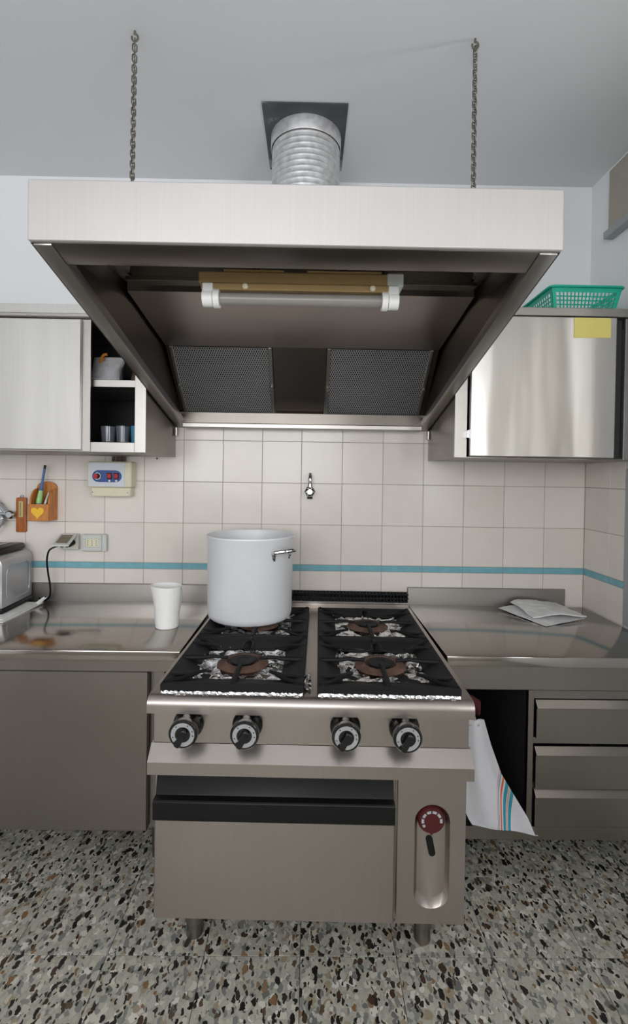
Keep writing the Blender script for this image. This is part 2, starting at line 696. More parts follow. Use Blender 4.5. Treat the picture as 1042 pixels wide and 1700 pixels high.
# wall tiles, each a piece of its wall; recessed joints
ROWS = [(0.793, 0.990, 'tile'), (0.990, 1.020, 'blue_tile'), (1.020, 1.213, 'tile'), (1.213, 1.413, 'tile'), (1.413, 1.613, 'tile'), (1.613, 1.810, 'tile')]
xs = [-0.041 + i * 0.1965 for i in range(8)]
xs[-1] = XR - .006
xl = [-0.041 - i * 0.1885 for i in range(1, 12)]
xs = sorted(xs + xl)
G = 0.0011
grout_b = obj('grout_bed', B((xs[0], XR - .001, -0.0035, -0.0002, 0.793, 1.81)), M['grout'], wall_back)
cache = {}


def wall_tile(w, h, mat, axis):
    key = (round(w, 4), round(h, 4), mat, axis)
    if key not in cache:
        bm = new()
        if axis == 'Y':
            box(bm, -w / 2 + G, w / 2 - G, -0.006, -0.0008, -h / 2 + G, h / 2 - G, bev=.0012)
        else:
            box(bm, -0.006, -0.0008, -w / 2 + G, w / 2 - G, -h / 2 + G, h / 2 - G, bev=.0012)
        sharp(bm)
        me = bpy.data.meshes.new('tile')
        bm.to_mesh(me)
        bm.free()
        me.materials.append(M[mat])
        cache[key] = me
    return cache[key]


for z0, z1, mt in ROWS:
    for a, b in zip(xs[:-1], xs[1:]):
        inst('strip_tile' if mt == 'blue_tile' else 'tile', wall_tile(b - a, z1 - z0, mt, 'Y'), ((a + b) / 2, 0, (z0 + z1) / 2), wall_back)
ys = [-0.006, -0.20, -0.30]
obj('grout_bed', B((XR - .0035, XR - .0002, ys[-1], -.006, 0.793, 1.81)), M['grout'], wall_right)
for z0, z1, mt in ROWS:
    for a, b in zip(ys[:-1], ys[1:]):
        inst('strip_tile' if mt == 'blue_tile' else 'tile', wall_tile(a - b, z1 - z0, mt, 'X'), (XR, (a + b) / 2, (z0 + z1) / 2), wall_right)

# ================================================================== HOOD
HX0, HX1 = -0.640, 0.565
HYF = -1.222
hood = thing('extractor_hood', 'large stainless steel extractor hood hanging over the cooking range', 'extractor hood', (-0.0375, -0.6, 1.67))
obj('front_panel', B((HX0, HX1, HYF, HYF + .012, 1.968, 2.105), bev=.002), M['steel_hood'], hood)


def rimz(y):          # lower edge of the hood, sloping down towards the wall
    return 1.672 + (1.968 - 1.672) * (y / HYF)


YB = -0.012
for s, x in ((1, HX0), (-1, HX1)):
    bm = new()
    prism(bm, [(HYF + .012, rimz(HYF)), (HYF + .012, 2.105), (YB, 2.105), (YB, rimz(0))], 'X', x, x + s * .004)
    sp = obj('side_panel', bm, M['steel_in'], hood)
    # folded rim turned inwards along the lower edge
    bm = new()
    prism(bm, [(HYF + .014, rimz(HYF + .014)), (HYF + .014, rimz(HYF) + .03), (YB, rimz(0) + .03), (YB, rimz(0))], 'X', x + s * .0045, x + s * .046, bev=.002)
    obj('rim', bm, M['steel_edge'], sp)
    # sloped inner lining above the rim
    bm = new()
    v = [(x + s * .030, HYF + .08, 1.99), (x + s * .030, YB - .01, 1.715), (x + s * .012, YB - .01, 2.08), (x + s * .012, HYF + .08, 2.08)]
    vv = [bm.verts.new(p) for p in v]
    v2 = [bm.verts.new((p[0] - s * .003, p[1], p[2])) for p in v]
    bm.faces.new(vv)
    bm.faces.new(v2[::-1])
    ring_faces(bm, vv, v2)
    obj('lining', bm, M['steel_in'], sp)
# front rim turned inwards
bm = new()
prism(bm, [(HYF + .012, 1.968), (HYF + .012, 1.990), (-1.14, 1.990), (-1.14, 1.950)], 'X', HX0 + .047, HX1 - .047, bev=.002)
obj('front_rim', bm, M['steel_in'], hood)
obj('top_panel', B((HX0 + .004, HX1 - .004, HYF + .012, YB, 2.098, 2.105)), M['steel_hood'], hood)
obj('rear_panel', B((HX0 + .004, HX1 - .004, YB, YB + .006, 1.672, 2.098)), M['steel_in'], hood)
# sloping baffle in front of the filters
bm = new()
prism(bm, [(-0.72, 2.050), (-0.72, 2.096), (-0.715, 2.096), (-0.715, 2.053), (-0.300, 1.990), (-0.300, 1.985)], 'X', HX0 + .03, HX1 - .03)
obj('baffle', bm, M['steel_range'], hood)
rail = obj('light_rail', B((-0.572, 0.505, -0.835, -0.795, 2.040, 2.052), (-0.572, 0.505, -0.800, -0.795, 2.052, 2.097), bev=.001), M['steel_in'], hood)
for x in (-.56, .492):
    bm = new()
    cyl(bm, (x, -0.83, 2.062), (x, -0.845, 2.062), .006, seg=12)
    cyl(bm, (x, -0.80, 2.062), (x, -0.83, 2.062), .003, seg=8)
    obj('screw', bm, M['chrome'], rail)

# filter plane: from (-0.30, 1.985) down to (-0.045, 1.745)
F0, F1 = Vector((0, -0.300, 1.985)), Vector((0, -0.045, 1.745))
fd = (F1 - F0)
fl = fd.length
fd.normalize()
fnrm = Vector((0, fd.z, -fd.y))     # pointing down towards the cook


def fbox(bm, x0, x1, a0, a1, d0, d1, bev=0):
    """box in the filter plane: a along the slope, d along its normal"""
    t = bmesh.new()
    vs = []
    for d in (d0, d1):
        for a in (a0, a1):
            for x in (x0, x1):
                p = F0 + fd * a + fnrm * d
                vs.append(t.verts.new((x, p.y, p.z)))
    for q in ((0, 2, 3, 1), (4, 5, 7, 6), (0, 1, 5, 4), (2, 6, 7, 3), (0, 4, 6, 2), (1, 3, 7, 5)):
        t.faces.new([vs[i] for i in q])
    bmesh.ops.recalc_face_normals(t, faces=t.faces)
    if bev:
        bmesh.ops.bevel(t, geom=list(t.edges), offset=bev, segments=1, affect='EDGES')
    merge(bm, t)


for (xa, xb) in ((HX0 + .03, -0.600), (-0.165, 0.062), (0.515, HX1 - .03)):
    bm = new()
    fbox(bm, xa, xb, 0, fl, -.004, .0)
    obj('filler_plate', bm, M['steel_in'], hood)
for (xa, xb) in ((-0.597, -0.168), (0.065, 0.512)):
    bm = new()
    fbox(bm, xa + .014, xb - .014, .004, fl - .002, -.006, .001)
    fp = obj('grease_filter', bm, M['filter'], hood, 'fine metal mesh grease filter')
    for (a, b) in ((xa, xa + .015), (xb - .015, xb)):
        bm = new()
        fbox(bm, a, b, .0, fl, -.008, .007, bev=.002)
        obj('frame_strip', bm, M['steel_edge'], fp)
    for xx in (xa + .008, xb - .008):
        bm = new()
        p = F0 + fd * (fl * .56) + fnrm * .008
        p.x = xx
        cyl(bm, p, p + fnrm * .012, .009, .007, seg=12)
        q = p + fd * .02
        cyl(bm, q, q + fnrm * .008, .006, seg=10)
        obj('latch', bm, M['steel_edge'], fp)
bm = B((HX0 + .01, HX1 - .01, -0.060, -0.020, 1.690, 1.742), bev=.002)
obj('gutter', bm, M['steel_low'], hood)
obj('rear_rim', B((HX0 + .046, HX1 - .046, -0.085, -0.020, 1.668, 1.688), bev=.002), M['steel_edge'], hood)
for x in (HX0 + .004, HX1 - .004):
    bm = new()
    cyl(bm, (x, -.035, 1.668), (x, -.035, 1.630), .009, .008, seg=12)
    obj('drain_stub', bm, M['steel_edge'], hood)

# ---- fluorescent fitting inside the hood
FX0, FX1, FY = -0.315, 0.250, -0.95
lamp = thing('fluorescent_light_fitting', 'beige batten light fitting with unlit tube under the extractor hood', 'light fitting', (-0.03, FY, 2.09))
hs = obj('housing', B((FX0, FX1, FY - .03, FY + .03, 1.978, 2.010), bev=.003), M['beige_metal'], lamp)
obj('tray', B((FX0 + .008, FX1 - .02, FY - .036, FY - .012, 1.958, 1.977), bev=.003), M['beige_metal'], hs)
obj('end_cap', B((FX1 - .045, FX1 + .001, FY - .032, FY + .032, 1.976, 2.012), bev=.003), M['grey_plastic'], lamp)
for (a, b) in ((FX0 + .07, FX0 + .235), (FX0 + .30, FX1 - .06)):
    obj('top_plate', B((a, b, FY - .033, FY + .033, 2.0105, 2.0140)), M['beige_metal'], hs)
for x in (-0.155, 0.085, 0.195):
    bm = new()
    cyl(bm, (x, FY, 2.0145), (x, FY, 2.0975), .006, seg=10)
    cyl(bm, (x, FY - .01, 2.020), (x, FY - .01, 2.031), .018, .014, seg=14)
    obj('hanger_bolt', bm, M['steel_in'], lamp)
for x in (-0.185, 0.165):
    bm = new()
    lathe(bm, [(.008, 0), (.008, .004), (.005, .007)], (x, FY - .036, 1.967), 12, '-Y')
    obj('screw', bm, M['cream_plastic'], hs)
TY, TZ = FY - .02, 1.938
bm = new()
cyl(bm, (FX0 + .03, TY, TZ), (FX1 - .03, TY, TZ), .0165, seg=24)
tb = obj('tube', bm, M['tube'], lamp)
for x, s in ((FX0 + .012, 1), (FX1 - .012, -1)):
    bm = new()
    cyl(bm, (x, TY, TZ), (x + s * .028, TY, TZ), .023, seg=20)
    cyl(bm, (x + s * .03, TY, TZ), (x + s * .046, TY, TZ), .026, seg=20)
    box(bm, min(x, x + s * .03), max(x, x + s * .03), TY - .018, TY + .018, TZ + .005, 1.9765, bev=.003)
    sk = obj('lamp_holder', bm, M['white_plastic'], lamp)

# ---- chains
def chain_link_mesh():
    bm = new()
    pts = []
    hl, rr = .0066, .0066
    for i in range(7):
        t = math.pi * i / 6
        pts.append((rr * math.cos(t), 0, hl + rr * math.sin(t)))
    for i in range(7):
        t = math.pi + math.pi * i / 6
        pts.append((rr * math.cos(t), 0, -hl + rr * math.sin(t)))
    tube(bm, pts, .0022, 6, closed=True)
    bmesh.ops.recalc_face_normals(bm, faces=bm.faces)
    sharp(bm)
    me = bpy.data.meshes.new('chain_link')
    bm.to_mesh(me)
    bm.free()
    me.materials.append(M['galv'])
    return me


link_me = chain_link_mesh()
for (xt, xb, lab) in ((-0.578, -0.585, 'steel link chain holding up the left front of the extractor hood'), (0.510, 0.514, 'steel link chain holding up the right front of the extractor hood')):
    ch = thing('hanging_chain', lab, 'chain', (xb, -0.76, 2.105), 0, 'chains holding the hood')
    bm = new()
    pts = [(xt + .010 * math.cos(t), -0.76, 2.838 + .011 * math.sin(t)) for t in [R(-200 + 300 * i / 12) for i in range(13)]] + [(xt, -0.76, 2.8595)]
    tube(bm, pts, .0034, 8)
    obj('ceiling_hook', bm, M['galv'], ch)
    bm = new()
    pts = [(xb + .009 * math.cos(t), -0.76, 2.120 + .009 * math.sin(t)) for t in [2 * math.pi * i / 14 for i in range(14)]]
    tube(bm, pts, .003, 8, closed=True)
    cyl(bm, (xb, -.76, 2.1055), (xb, -.76, 2.112), .008, seg=10)
    obj('eye_bolt', bm, M['galv'], ch)
    n = 42
    zt, zb = 2.823, 2.133
    for i in range(n):
        f = i / (n - 1)
        inst('link', link_me, (xb + (xt - xb) * f, -0.76, zb + (zt - zb) * f), ch, (0, 0, R(20 + (90 if i % 2 else 0) + 25 * math.sin(f * 3))))

# ---- flexible duct
DX, DY, DR = -0.036, -0.292, 0.140
duct = thing('flexible_duct', 'corrugated silver aluminium exhaust duct between hood and ceiling', 'duct', (DX, DY, 2.105))
bm = new()
prof = []
z = 2.106
pitch_ = 0.0225
while z < 2.79:
    for (f, r) in ((0, DR - .0005), (.35, DR - .0008), (.5, DR + .0006), (.62, DR + .0014), (.74, DR + .0006), (.88, DR - .0008)):
        prof.append((r, z + f * pitch_))
    z += pitch_
lathe(bm, prof, (DX, DY, 0), 56, 'Z', (False, False))
obj('flexible_hose', bm, M['duct'], duct)
bm = new()
lathe(bm, [(DR + .004, 2.800), (DR + .006, 2.803), (DR + .006, 2.855), (DR - .004, 2.855), (DR - .004, 2.800)], (DX, DY, 0), 56, 'Z', (False, False))
obj('collar', bm, M['duct'], duct)
obj('ceiling_plate', B((-0.203, 0.125, -0.487, -0.092, 2.855, 2.8595), bev=.001), M['plate'], duct)

# ================================================================== WALL CABINETS
# left cabinet with sliding door pushed open
CZ0, CZ1, CYF = 1.530, 2.050, -0.425
lc = thing('wall_cabinet', 'steel wall cabinet left of the hood with its sliding door half open', 'cabinet', (-1.4, -0.21, CZ0))
LX0, LX1 = -2.15, -0.646
obj('side_panel', B((LX1 - .004, LX1, CYF + .004, -.0065, CZ0, CZ1)), M['steel_low'], lc)
obj('side_panel', B((LX0, LX0 + .004, CYF + .004, -.0065, CZ0, CZ1)), M['steel_low'], lc)
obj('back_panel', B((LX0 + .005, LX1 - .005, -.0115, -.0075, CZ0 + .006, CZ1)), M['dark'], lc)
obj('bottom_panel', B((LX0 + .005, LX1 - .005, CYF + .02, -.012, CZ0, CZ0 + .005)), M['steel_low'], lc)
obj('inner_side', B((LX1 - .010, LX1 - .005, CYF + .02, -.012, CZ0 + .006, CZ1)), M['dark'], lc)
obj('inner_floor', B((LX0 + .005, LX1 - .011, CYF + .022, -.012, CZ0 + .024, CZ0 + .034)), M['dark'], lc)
obj('top_panel', B((LX0 + .001, LX1, CYF - .004, -.0065, CZ1 + .001, CZ1 + .055)), M['steel_door'], lc)
obj('cornice_strip', B((LX0 + .001, LX1, CYF - .014, CYF - .0045, CZ1 + .002, CZ1 + .018), bev=.003), M['steel_edge'], lc)
obj('stile', B((-0.690, LX1 - .0002, CYF, CYF + .012, CZ0 + .001, CZ1 - .001), bev=.001), M['steel_edge'], lc)
obj('bottom_rail', B((LX0 + .005, -0.691, CYF + .003, CYF + .02, CZ0 + .001, CZ0 + .040), bev=.001), M['steel_edge'], lc)
obj('shelf', B((LX0 + .005, LX1 - .011, CYF + .03, -.012, 1.792, 1.796), (LX0 + .005, LX1 - .011, CYF + .022, CYF + .034, 1.790, 1.818), bev=.001), M['steel_edge'], lc)
dr = obj('sliding_door', B((-1.95, -0.893, CYF - .018, CYF - .004, CZ0 + .006, CZ1 - .006), bev=.003), M['steel_door'], lc)
obj('sliding_door', B((-1.60, -0.862, CYF - .0035, CYF + .002, CZ0 + .003, CZ1 - .004)), M['steel_edge'], lc)

# things inside the open compartment
bag = thing('paper_bag', 'grey-white food bag closed with an orange clip in the left wall cabinet', 'bag', (-0.855, -0.30, 1.797))
bm = new()
for i, (z, wx, wy, ox) in enumerate(((1.7965, .055, .035, 0), (1.83, .06, .04, .002), (1.88, .058, .036, .004), (1.915, .062, .018, .008), (1.935, .060, .008, .012))):
    pass
secs = []
for (z, wx, wy, ox) in ((1.7966, .058, .034, 0), (1.83, .063, .040, .002), (1.875, .060, .034, .004), (1.905, .064, .016, .008), (1.930, .062, .006, .012)):
    ring = []
    for i in range(16):
        t = 2 * math.pi * i / 16
        jx = 1 + .04 * math.sin(5 * t + z * 60)
        ring.append(bm.verts.new((-0.855 + ox + wx * jx * math.copysign(abs(math.cos(t)) ** .6, math.cos(t)), -0.30 + wy * jx * math.copysign(abs(math.sin(t)) ** .6, math.sin(t)), z)))
    secs.append(ring)
for a, b in zip(secs[:-1], secs[1:]):
    ring_faces(bm, a, b)
bm.faces.new(secs[0][::-1])
bm.faces.new(secs[-1])
obj('bag_body', bm, plain('grey_bag_paper', 'b3b1b4', 0.7, var=0.12, scale=50, bump=0.3), bag)
bm = new()
tube(bm, [(-.875, -.312, 1.905), (-.868, -.318, 1.925), (-.858, -.318, 1.938), (-.845, -.316, 1.940)], .006, 8)
tube(bm, [(-.868, -.318, 1.925), (-.862, -.318, 1.920), (-.855, -.317, 1.918)], .005, 8)
obj('clip', bm, M['orange'], bag, 'orange bag clip')
bm = new()
secs = []
for (z, wx, wy) in ((1.7966, .035, .04), (1.85, .04, .045), (1.90, .03, .03), (1.91, .01, .02)):
    secs.append([bm.verts.new((-0.742 + wx * math.cos(t), -0.22 + wy * math.sin(t), z)) for t in [2 * math.pi * i / 14 for i in range(14)]])
for a, b in zip(secs[:-1], secs[1:]):
    ring_faces(bm, a, b)
bm.faces.new(secs[0][::-1])
bm.faces.new(secs[-1])
tag(obj('brown_bag', bm, M['brown_bag']), 'small dark brown bag behind the clipped bag in the left wall cabinet', 'bag')
tag(obj('shelf_mat', B((-0.84, -0.665, -0.385, -0.20, 1.5645, 1.5705), bev=.001), M['orange_cloth']), 'orange mat under the glasses in the left wall cabinet', 'mat')


def tumbler(x, y, z, r, h, mat, lab, nm='drinking_glass', grp='glasses in the left wall cabinet'):
    bm = new()
    lathe(bm, [(r * .82, 0), (r, h), (r - .003, h), (r * .82 - .003, .006)], (x, y, z), 22, 'Z')
    o = obj(nm, bm, mat)
    tag(o, lab, 'glass' if nm == 'drinking_glass' else 'cup', grp)


tumbler(-0.828, -0.34, 1.5710, .030, .068, M['glass'], 'smoky drinking glass nearest the sliding door in the wall cabinet')
tumbler(-0.768, -0.34, 1.5710, .028, .070, M['glass'], 'smoky drinking glass beside the blue cup in the wall cabinet')
tumbler(-0.714, -0.33, 1.5710, .026, .072, M['teal_cup'], 'blue cup at the right end of the open cabinet shelf', 'blue_cup', None)

# right cabinet
rc = thing('wall_cabinet', 'steel wall cabinet right of the hood with closed hinged door', 'cabinet', (0.95, -0.21, CZ0))
RX0, RX1, RZ1 = 0.568, 1.326, 2.090
obj('side_panel', B((RX0, RX0 + .004, CYF + .004, -.0065, CZ0, RZ1)), M['steel_low'], rc)
obj('back_panel', B((RX0 + .005, RX1, -.0115, -.0075, CZ0 + .006, RZ1)), M['dark'], rc)
obj('bottom_panel', B((RX0 + .005, RX1, CYF + .004, -.012, CZ0, CZ0 + .005)), M['steel_low'], rc)
obj('top_panel', B((RX0 + .001, RX1, CYF - .010, -.0065, RZ1 + .001, RZ1 + .034), bev=.002), M['steel_edge'], rc)
obj('stile', B((RX0 - .0002, 0.617, CYF, CYF + .012, CZ0 + .001, RZ1 - .001), bev=.001), M['steel_edge'], rc)
obj('stile', B((1.238, RX1, CYF, CYF + .012, CZ0 + .001, RZ1 - .001), bev=.001), M['steel_edge'], rc)
obj('inner_stile', B((1.20, 1.236, CYF + .02, CYF + .024, CZ0 + .006, RZ1 - .002)), M['dark'], rc)
door = obj('door', B((0.622, 1.190, CYF - .022, CYF - .004, CZ0 + .006, RZ1 - .006), bev=.003), M['steel_door'], rc)
for z in (1.622, 2.0):
    bm = new()
    cyl(bm, (0.6195, CYF - .026, z - .016), (0.6195, CYF - .026, z + .016), .0045, seg=12)
    box(bm, .612, .618, CYF - .026, CYF - .0005, z - .014, z + .014)
    obj('hinge', bm, M['chrome'], door)
tag(obj('paper_note', B((1.020, 1.164, CYF - .0235, CYF - .0222, 2.004, 2.081)), M['yellow']), 'blank yellow paper note stuck on the right wall cabinet door', 'note')

# ---- green basket
BX0, BX1, BY0, BY1, BZ0, BZ1 = 0.975, 1.222, -0.375, -0.115, 2.1245, 2.222
bk = thing('plastic_basket', 'turquoise plastic basket standing on top of the right wall cabinet', 'basket', ((BX0 + BX1) / 2, (BY0 + BY1) / 2, BZ0))
FL = 0.020     # flare of the walls


def lattice(P0, U, V, N, nu, nv, mu, mv, th):
    """panel spanned by U (bottom), V (up); outline flares by mu on top; holes nu x nv"""
    bm = new()
    P0, U, V, N = Vector(P0), Vector(U), Vector(V), Vector(N)

    def pt(a, b, d):
        return P0 + U * (a + (2 * a - 1) * b * mu) + V * b + N * d

    def slab(a0, a1, b0, b1):
        t = bmesh.new()
        vs = [t.verts.new(pt(a, b, d)) for d in (0, th) for b in (b0, b1) for a in (a0, a1)]
        for q in ((0, 2, 3, 1), (4, 5, 7, 6), (0, 1, 5, 4), (2, 6, 7, 3), (0, 4, 6, 2), (1, 3, 7, 5)):
            t.faces.new([vs[i] for i in q])
        merge(bm, t)
    b_lo, b_hi = 0.17, 0.80
    a_lo, a_hi = mv, 1 - mv
    slab(0, 1, 0, b_lo)
    slab(0, 1, b_hi, 1)
    slab(0, a_lo, b_lo, b_hi)
    slab(a_hi, 1, b_lo, b_hi)
    da, db = (a_hi - a_lo) / nu, (b_hi - b_lo) / nv
    for i in range(1, nu):
        slab(a_lo + i * da - da * .17, a_lo + i * da + da * .17, b_lo, b_hi)
    for j in range(1, nv):
        slab(a_lo, a_hi, b_lo + j * db - db * .15, b_lo + j * db + db * .15)
    return bm


h = BZ1 - BZ0
w, d = BX1 - BX0, BY1 - BY0
obj('side_wall', lattice((BX0, BY0, BZ0), (w, 0, 0), (0, -FL, h), (0, 1, 0), 16, 4, FL / w, .06, .0022), M['teal'], bk)
obj('side_wall', lattice((BX0, BY1, BZ0), (w, 0, 0), (0, FL, h), (0, -1, 0), 16, 4, FL / w, .06, .0022), M['teal'], bk)
obj('side_wall', lattice((BX0, BY0, BZ0), (0, d, 0), (-FL, 0, h), (1, 0, 0), 14, 4, FL / d, .06, .0022), M['teal'], bk)
obj('side_wall', lattice((BX1, BY0, BZ0), (0, d, 0), (FL, 0, h), (-1, 0, 0), 14, 4, FL / d, .06, .0022), M['teal'], bk)
bm = B((BX0 + .001, BX1 - .001, BY0 + .001, BY1 - .001, BZ0, BZ0 + .0025))
obj('base', bm, M['teal'], bk)
bm = new()
e = FL + .007
tube(bm, [(x, y, BZ1) for x, y in rrect(BX0 - e, BX1 + e, BY0 - e, BY1 + e, .02, 4)], .0045, 8, closed=True)
obj('rim', bm, M['teal'], bk)

# ================================================================== WALL-MOUNTED THINGS
# control box
cb = thing('hood_control_box', 'cream control box with red knob and two red switches on tiles', 'control box', (-0.93, -0.007, 1.42))
cbb = new()
box(cbb, -1.037, -0.832, -0.075, -0.0065, 1.382, 1.503, bev=.005)
box(cbb, -1.026, -0.842, -0.058, -0.0065, 1.338, 1.384, bev=.005)
obj('housing', cbb, M['cream_plastic'], cb)
face = obj('face_plate', B((-1.028, -0.862, -0.0775, -0.0755, 1.386, 1.498), bev=.0008), M['pale_face'], cb)
bm = new()
prism(bm, [(x, z) for z, x in stadium(1.434, -0.943, .0275, .068)], 'Y', -0.0795, -0.0778)
pn = obj('blue_panel', bm, M['blue_face'], face)
bm = new()
lathe(bm, [(.0165, 0), (.0165, .002)], (-0.987, -0.0796, 1.434), 20, '-Y')
obj('dial_ring', bm, M['white_plastic'], pn)
bm = new()
lathe(bm, [(.0135, 0.0022), (.0125, .016)], (-0.987, -0.0796, 1.434), 20, '-Y')
obj('knob', bm, M['black'], pn)
bm = new()
lathe(bm, [(.0115, .0162), (.010, .022)], (-0.987, -0.0796, 1.434), 20, '-Y')
obj('knob_cap', bm, M['red'], pn, 'red knob cap')
for x in (-0.931, -0.899):
    obj('switch_bezel', B((x - .0115, x + .0115, -0.0825, -0.0798, 1.421, 1.450), bev=.001), M['black'], pn)
    bm = new()
    prism(bm, [(-0.0828, 1.424), (-0.0828, 1.447), (-0.0865, 1.446), (-0.0840, 1.4355), (-0.0865, 1.425)], 'X', x - .0085, x + .0085)
    obj('rocker_switch', bm, M['red'], pn, 'red rocker switch')
    bm = new()
    lathe(bm, [(.005, 0), (.005, .002), (.003, .004)], (x, -0.0797, 1.4125), 14, '-Y')
    obj('indicator_lamp', bm, M['white_plastic'], pn)
for x in (-1.017, -0.853):
    bm = new()
    lathe(bm, [(.0055, 0), (.0055, .0015)], (x, -0.0582, 1.358), 12, '-Y')
    o = obj('screw_seat', bm, M['white_plastic'], cb)
    bm = new()
    lathe(bm, [(.0028, 0.0016), (.0028, .0022)], (x, -0.0582, 1.358), 10, '-Y')
    obj('screw_hole', bm, M['black'], o)
bm = new()
for i in range(4):
    x = -0.935 + i * .017
    cyl(bm, (x, -0.03, 1.503), (x + .002, -0.03, 1.5285), .007, seg=10)
obj('cable_gland', bm, M['brown_bag'], cb)

# wooden pen holder with a heart
ph = thing('wooden_pen_holder', 'orange wooden wall holder with a yellow heart holding pens', 'pen holder', (-1.27, -0.007, 1.215))
HX_0, HX_1 = -1.302, -1.208
bm = new()
arch = [(HX_0, 1.222), (HX_1, 1.222), (HX_1, 1.375)] + [((HX_0 + HX_1) / 2 + .047 * math.cos(t), 1.375 + .030 * math.sin(t)) for t in [R(a) for a in range(15, 166, 15)]] + [(HX_0, 1.375)]
prism(bm, arch, 'Y', -0.016, -0.0065)
obj('back_board', bm, M['wood'], ph)
obj('front_board', B((HX_0, HX_1, -0.088, -0.079, 1.222, 1.300), bev=.001), M['wood'], ph)
for x in (HX_0 + .0002, HX_1 - .0082):
    bm = new()
    pr = [(-0.0785, 1.222), (-0.0165, 1.222), (-0.0165, 1.372)] + [(-0.0165 - .062 * math.sin(R(a)), 1.372 - .075 * (1 - math.cos(R(a)))) for a in (20, 40, 60, 75, 90)]
    prism(bm, pr, 'X', x, x + .008)
    obj('side_board', bm, M['wood'], ph)
obj('bottom_board', B((HX_0 + .009, HX_1 - .009, -0.0785, -0.017, 1.222, 1.230)), M['wood'], ph)
bm = new()
hp = []
for i in range(36):
    t = 2 * math.pi * i / 36
    hp.append((-1.257 + .00215 * 16 * math.sin(t) ** 3 * .86, 1.262 + .0019 * (13 * math.cos(t) - 5 * math.cos(2 * t) - 2 * math.cos(3 * t) - math.cos(4 * t))))
prism(bm, hp, 'Y', -0.0905, -0.0882)
obj('heart', bm, M['heart'], ph, 'yellow heart')

th = thing('digital_thermometer', 'long blue and green stick thermometer standing in the wooden holder', 'thermometer', (-1.275, -0.05, 1.2305))
a, b = Vector((-1.278, -0.062, 1.231)), Vector((-1.250, -0.040, 1.482))
dv = b - a
bm = new()
tube(bm, [a, a + dv * .15, a + dv * .28], [.009, .011, .011], 10)
obj('body', bm, M['blue_plastic'], th)
bm = new()
tube(bm, [a + dv * .281, a + dv * .35, a + dv * .52], [.0118, .013, .009], 10)
obj('grip', bm, M['green_plastic'], th)
bm = new()
tube(bm, [a + dv * .521, a + dv * .7, a + dv * .93], [.0088, .006, .0055], 10)
obj('stem', bm, M['blue_plastic'], th)
bm = new()
tube(bm, [a + dv * .931, a + dv], [.0058, .0058], 10)
obj('tip_cap', bm, M['black'], th)
for nm, mt, a, b, lab in (('pen', 'white_plastic', (-1.262, -0.058, 1.231), (-1.232, -0.04, 1.352), 'white pen leaning in the wooden holder'),
                          ('pen', 'black', (-1.245, -0.055, 1.231), (-1.218, -0.045, 1.345), 'black pen leaning in the wooden holder')):
    a, b = Vector(a), Vector(b)
    o = thing(nm, lab, 'pen', a)
    bm = new()
    tube(bm, [a, a + (b - a) * .72], .005, 10)
    obj('barrel', bm, M[mt], o)
    bm = new()
    tube(bm, [a + (b - a) * .722, b], [.0055, .004], 10)
    obj('cap', bm, M['black' if mt == 'black' else 'grey_plastic'], o)

wt = thing('wall_thermometer', 'narrow brown wooden wall thermometer beside the heart holder', 'thermometer', (-1.376, -0.007, 1.16))
bm = new()
prism(bm, rrect(-1.400, -1.352, 1.160, 1.326, .007), 'Y', -0.018, -0.0065, bev=.0012)
obj('board', bm, M['wood_dark'], wt)
sc = obj('scale_plate', B((-1.386, -1.366, -0.0195, -0.0183, 1.232, 1.308)), M['scale_metal'], wt)
bm = new()
cyl(bm, (-1.377, -0.0212, 1.236), (-1.377, -0.0212, 1.302), .0016, seg=8)
obj('capillary', bm, M['glass'], sc)
bm = new()
for i in range(11):
    z = 1.240 + i * .006
    box(bm, -1.3835, -1.379 if i % 2 else -1.3805, -0.0199, -0.0196, z, z + .0012)
obj('graduation', bm, M['black'], sc)
bm = new()
tube(bm, [(-1.376 + .007 * math.cos(t), -0.012, 1.331 + .006 * math.sin(t)) for t in [2 * math.pi * i / 12 for i in range(12)]], .0018, 6, closed=True)
obj('hanging_ring', bm, M['chrome'], wt)

# wall can opener at the left edge of the picture
co = thing('wall_can_opener', 'grey metal wall can opener at the left of the wooden thermometer', 'can opener', (-1.47, -0.007, 1.17))
bm = new()
prism(bm, rrect(-1.56, -1.462, 1.19, 1.30, .012), 'Y', -0.014, -0.0065, bev=.001)
obj('mount_plate', bm, M['silver'], co)
bm = new()
tube(bm, [(-1.52, -0.03, 1.345), (-1.462, -0.035, 1.285), (-1.435, -0.035, 1.255)], [.008, .011, .010], 10)
obj('arm', bm, M['silver'], co)
bm = new()
lathe(bm, [(.017, 0), (.020, .006), (.020, .020), (.014, .026)], (-1.416, -0.022, 1.245), 24, '-Y')
o = obj('feed_wheel', bm, M['chrome'], co)
bm = new()
tube(bm, [(-1.416, -0.034, 1.245), (-1.45, -0.034, 1.250), (-1.47, -0.034, 1.245)], .009, 10)
obj('axle', bm, M['silver'], co)
bm = new()
lathe(bm, [(.024, 0), (.026, .005), (.026, .016), (.018, .022)], (-1.468, -0.030, 1.222), 24, '-Y')
obj('gear', bm, M['silver'], co)
bm = new()
tube(bm, [(-1.440, -0.05, 1.222), (-1.455, -0.05, 1.19), (-1.478, -0.05, 1.155)], [.008, .006, .005], 10)
obj('crank_handle', bm, M['silver'], co)
bm = new()
cyl(bm, (-1.50, -0.014, 1.26), (-1.50, -0.034, 1.26), .01, seg=12)
obj('pivot', bm, M['chrome'], co)

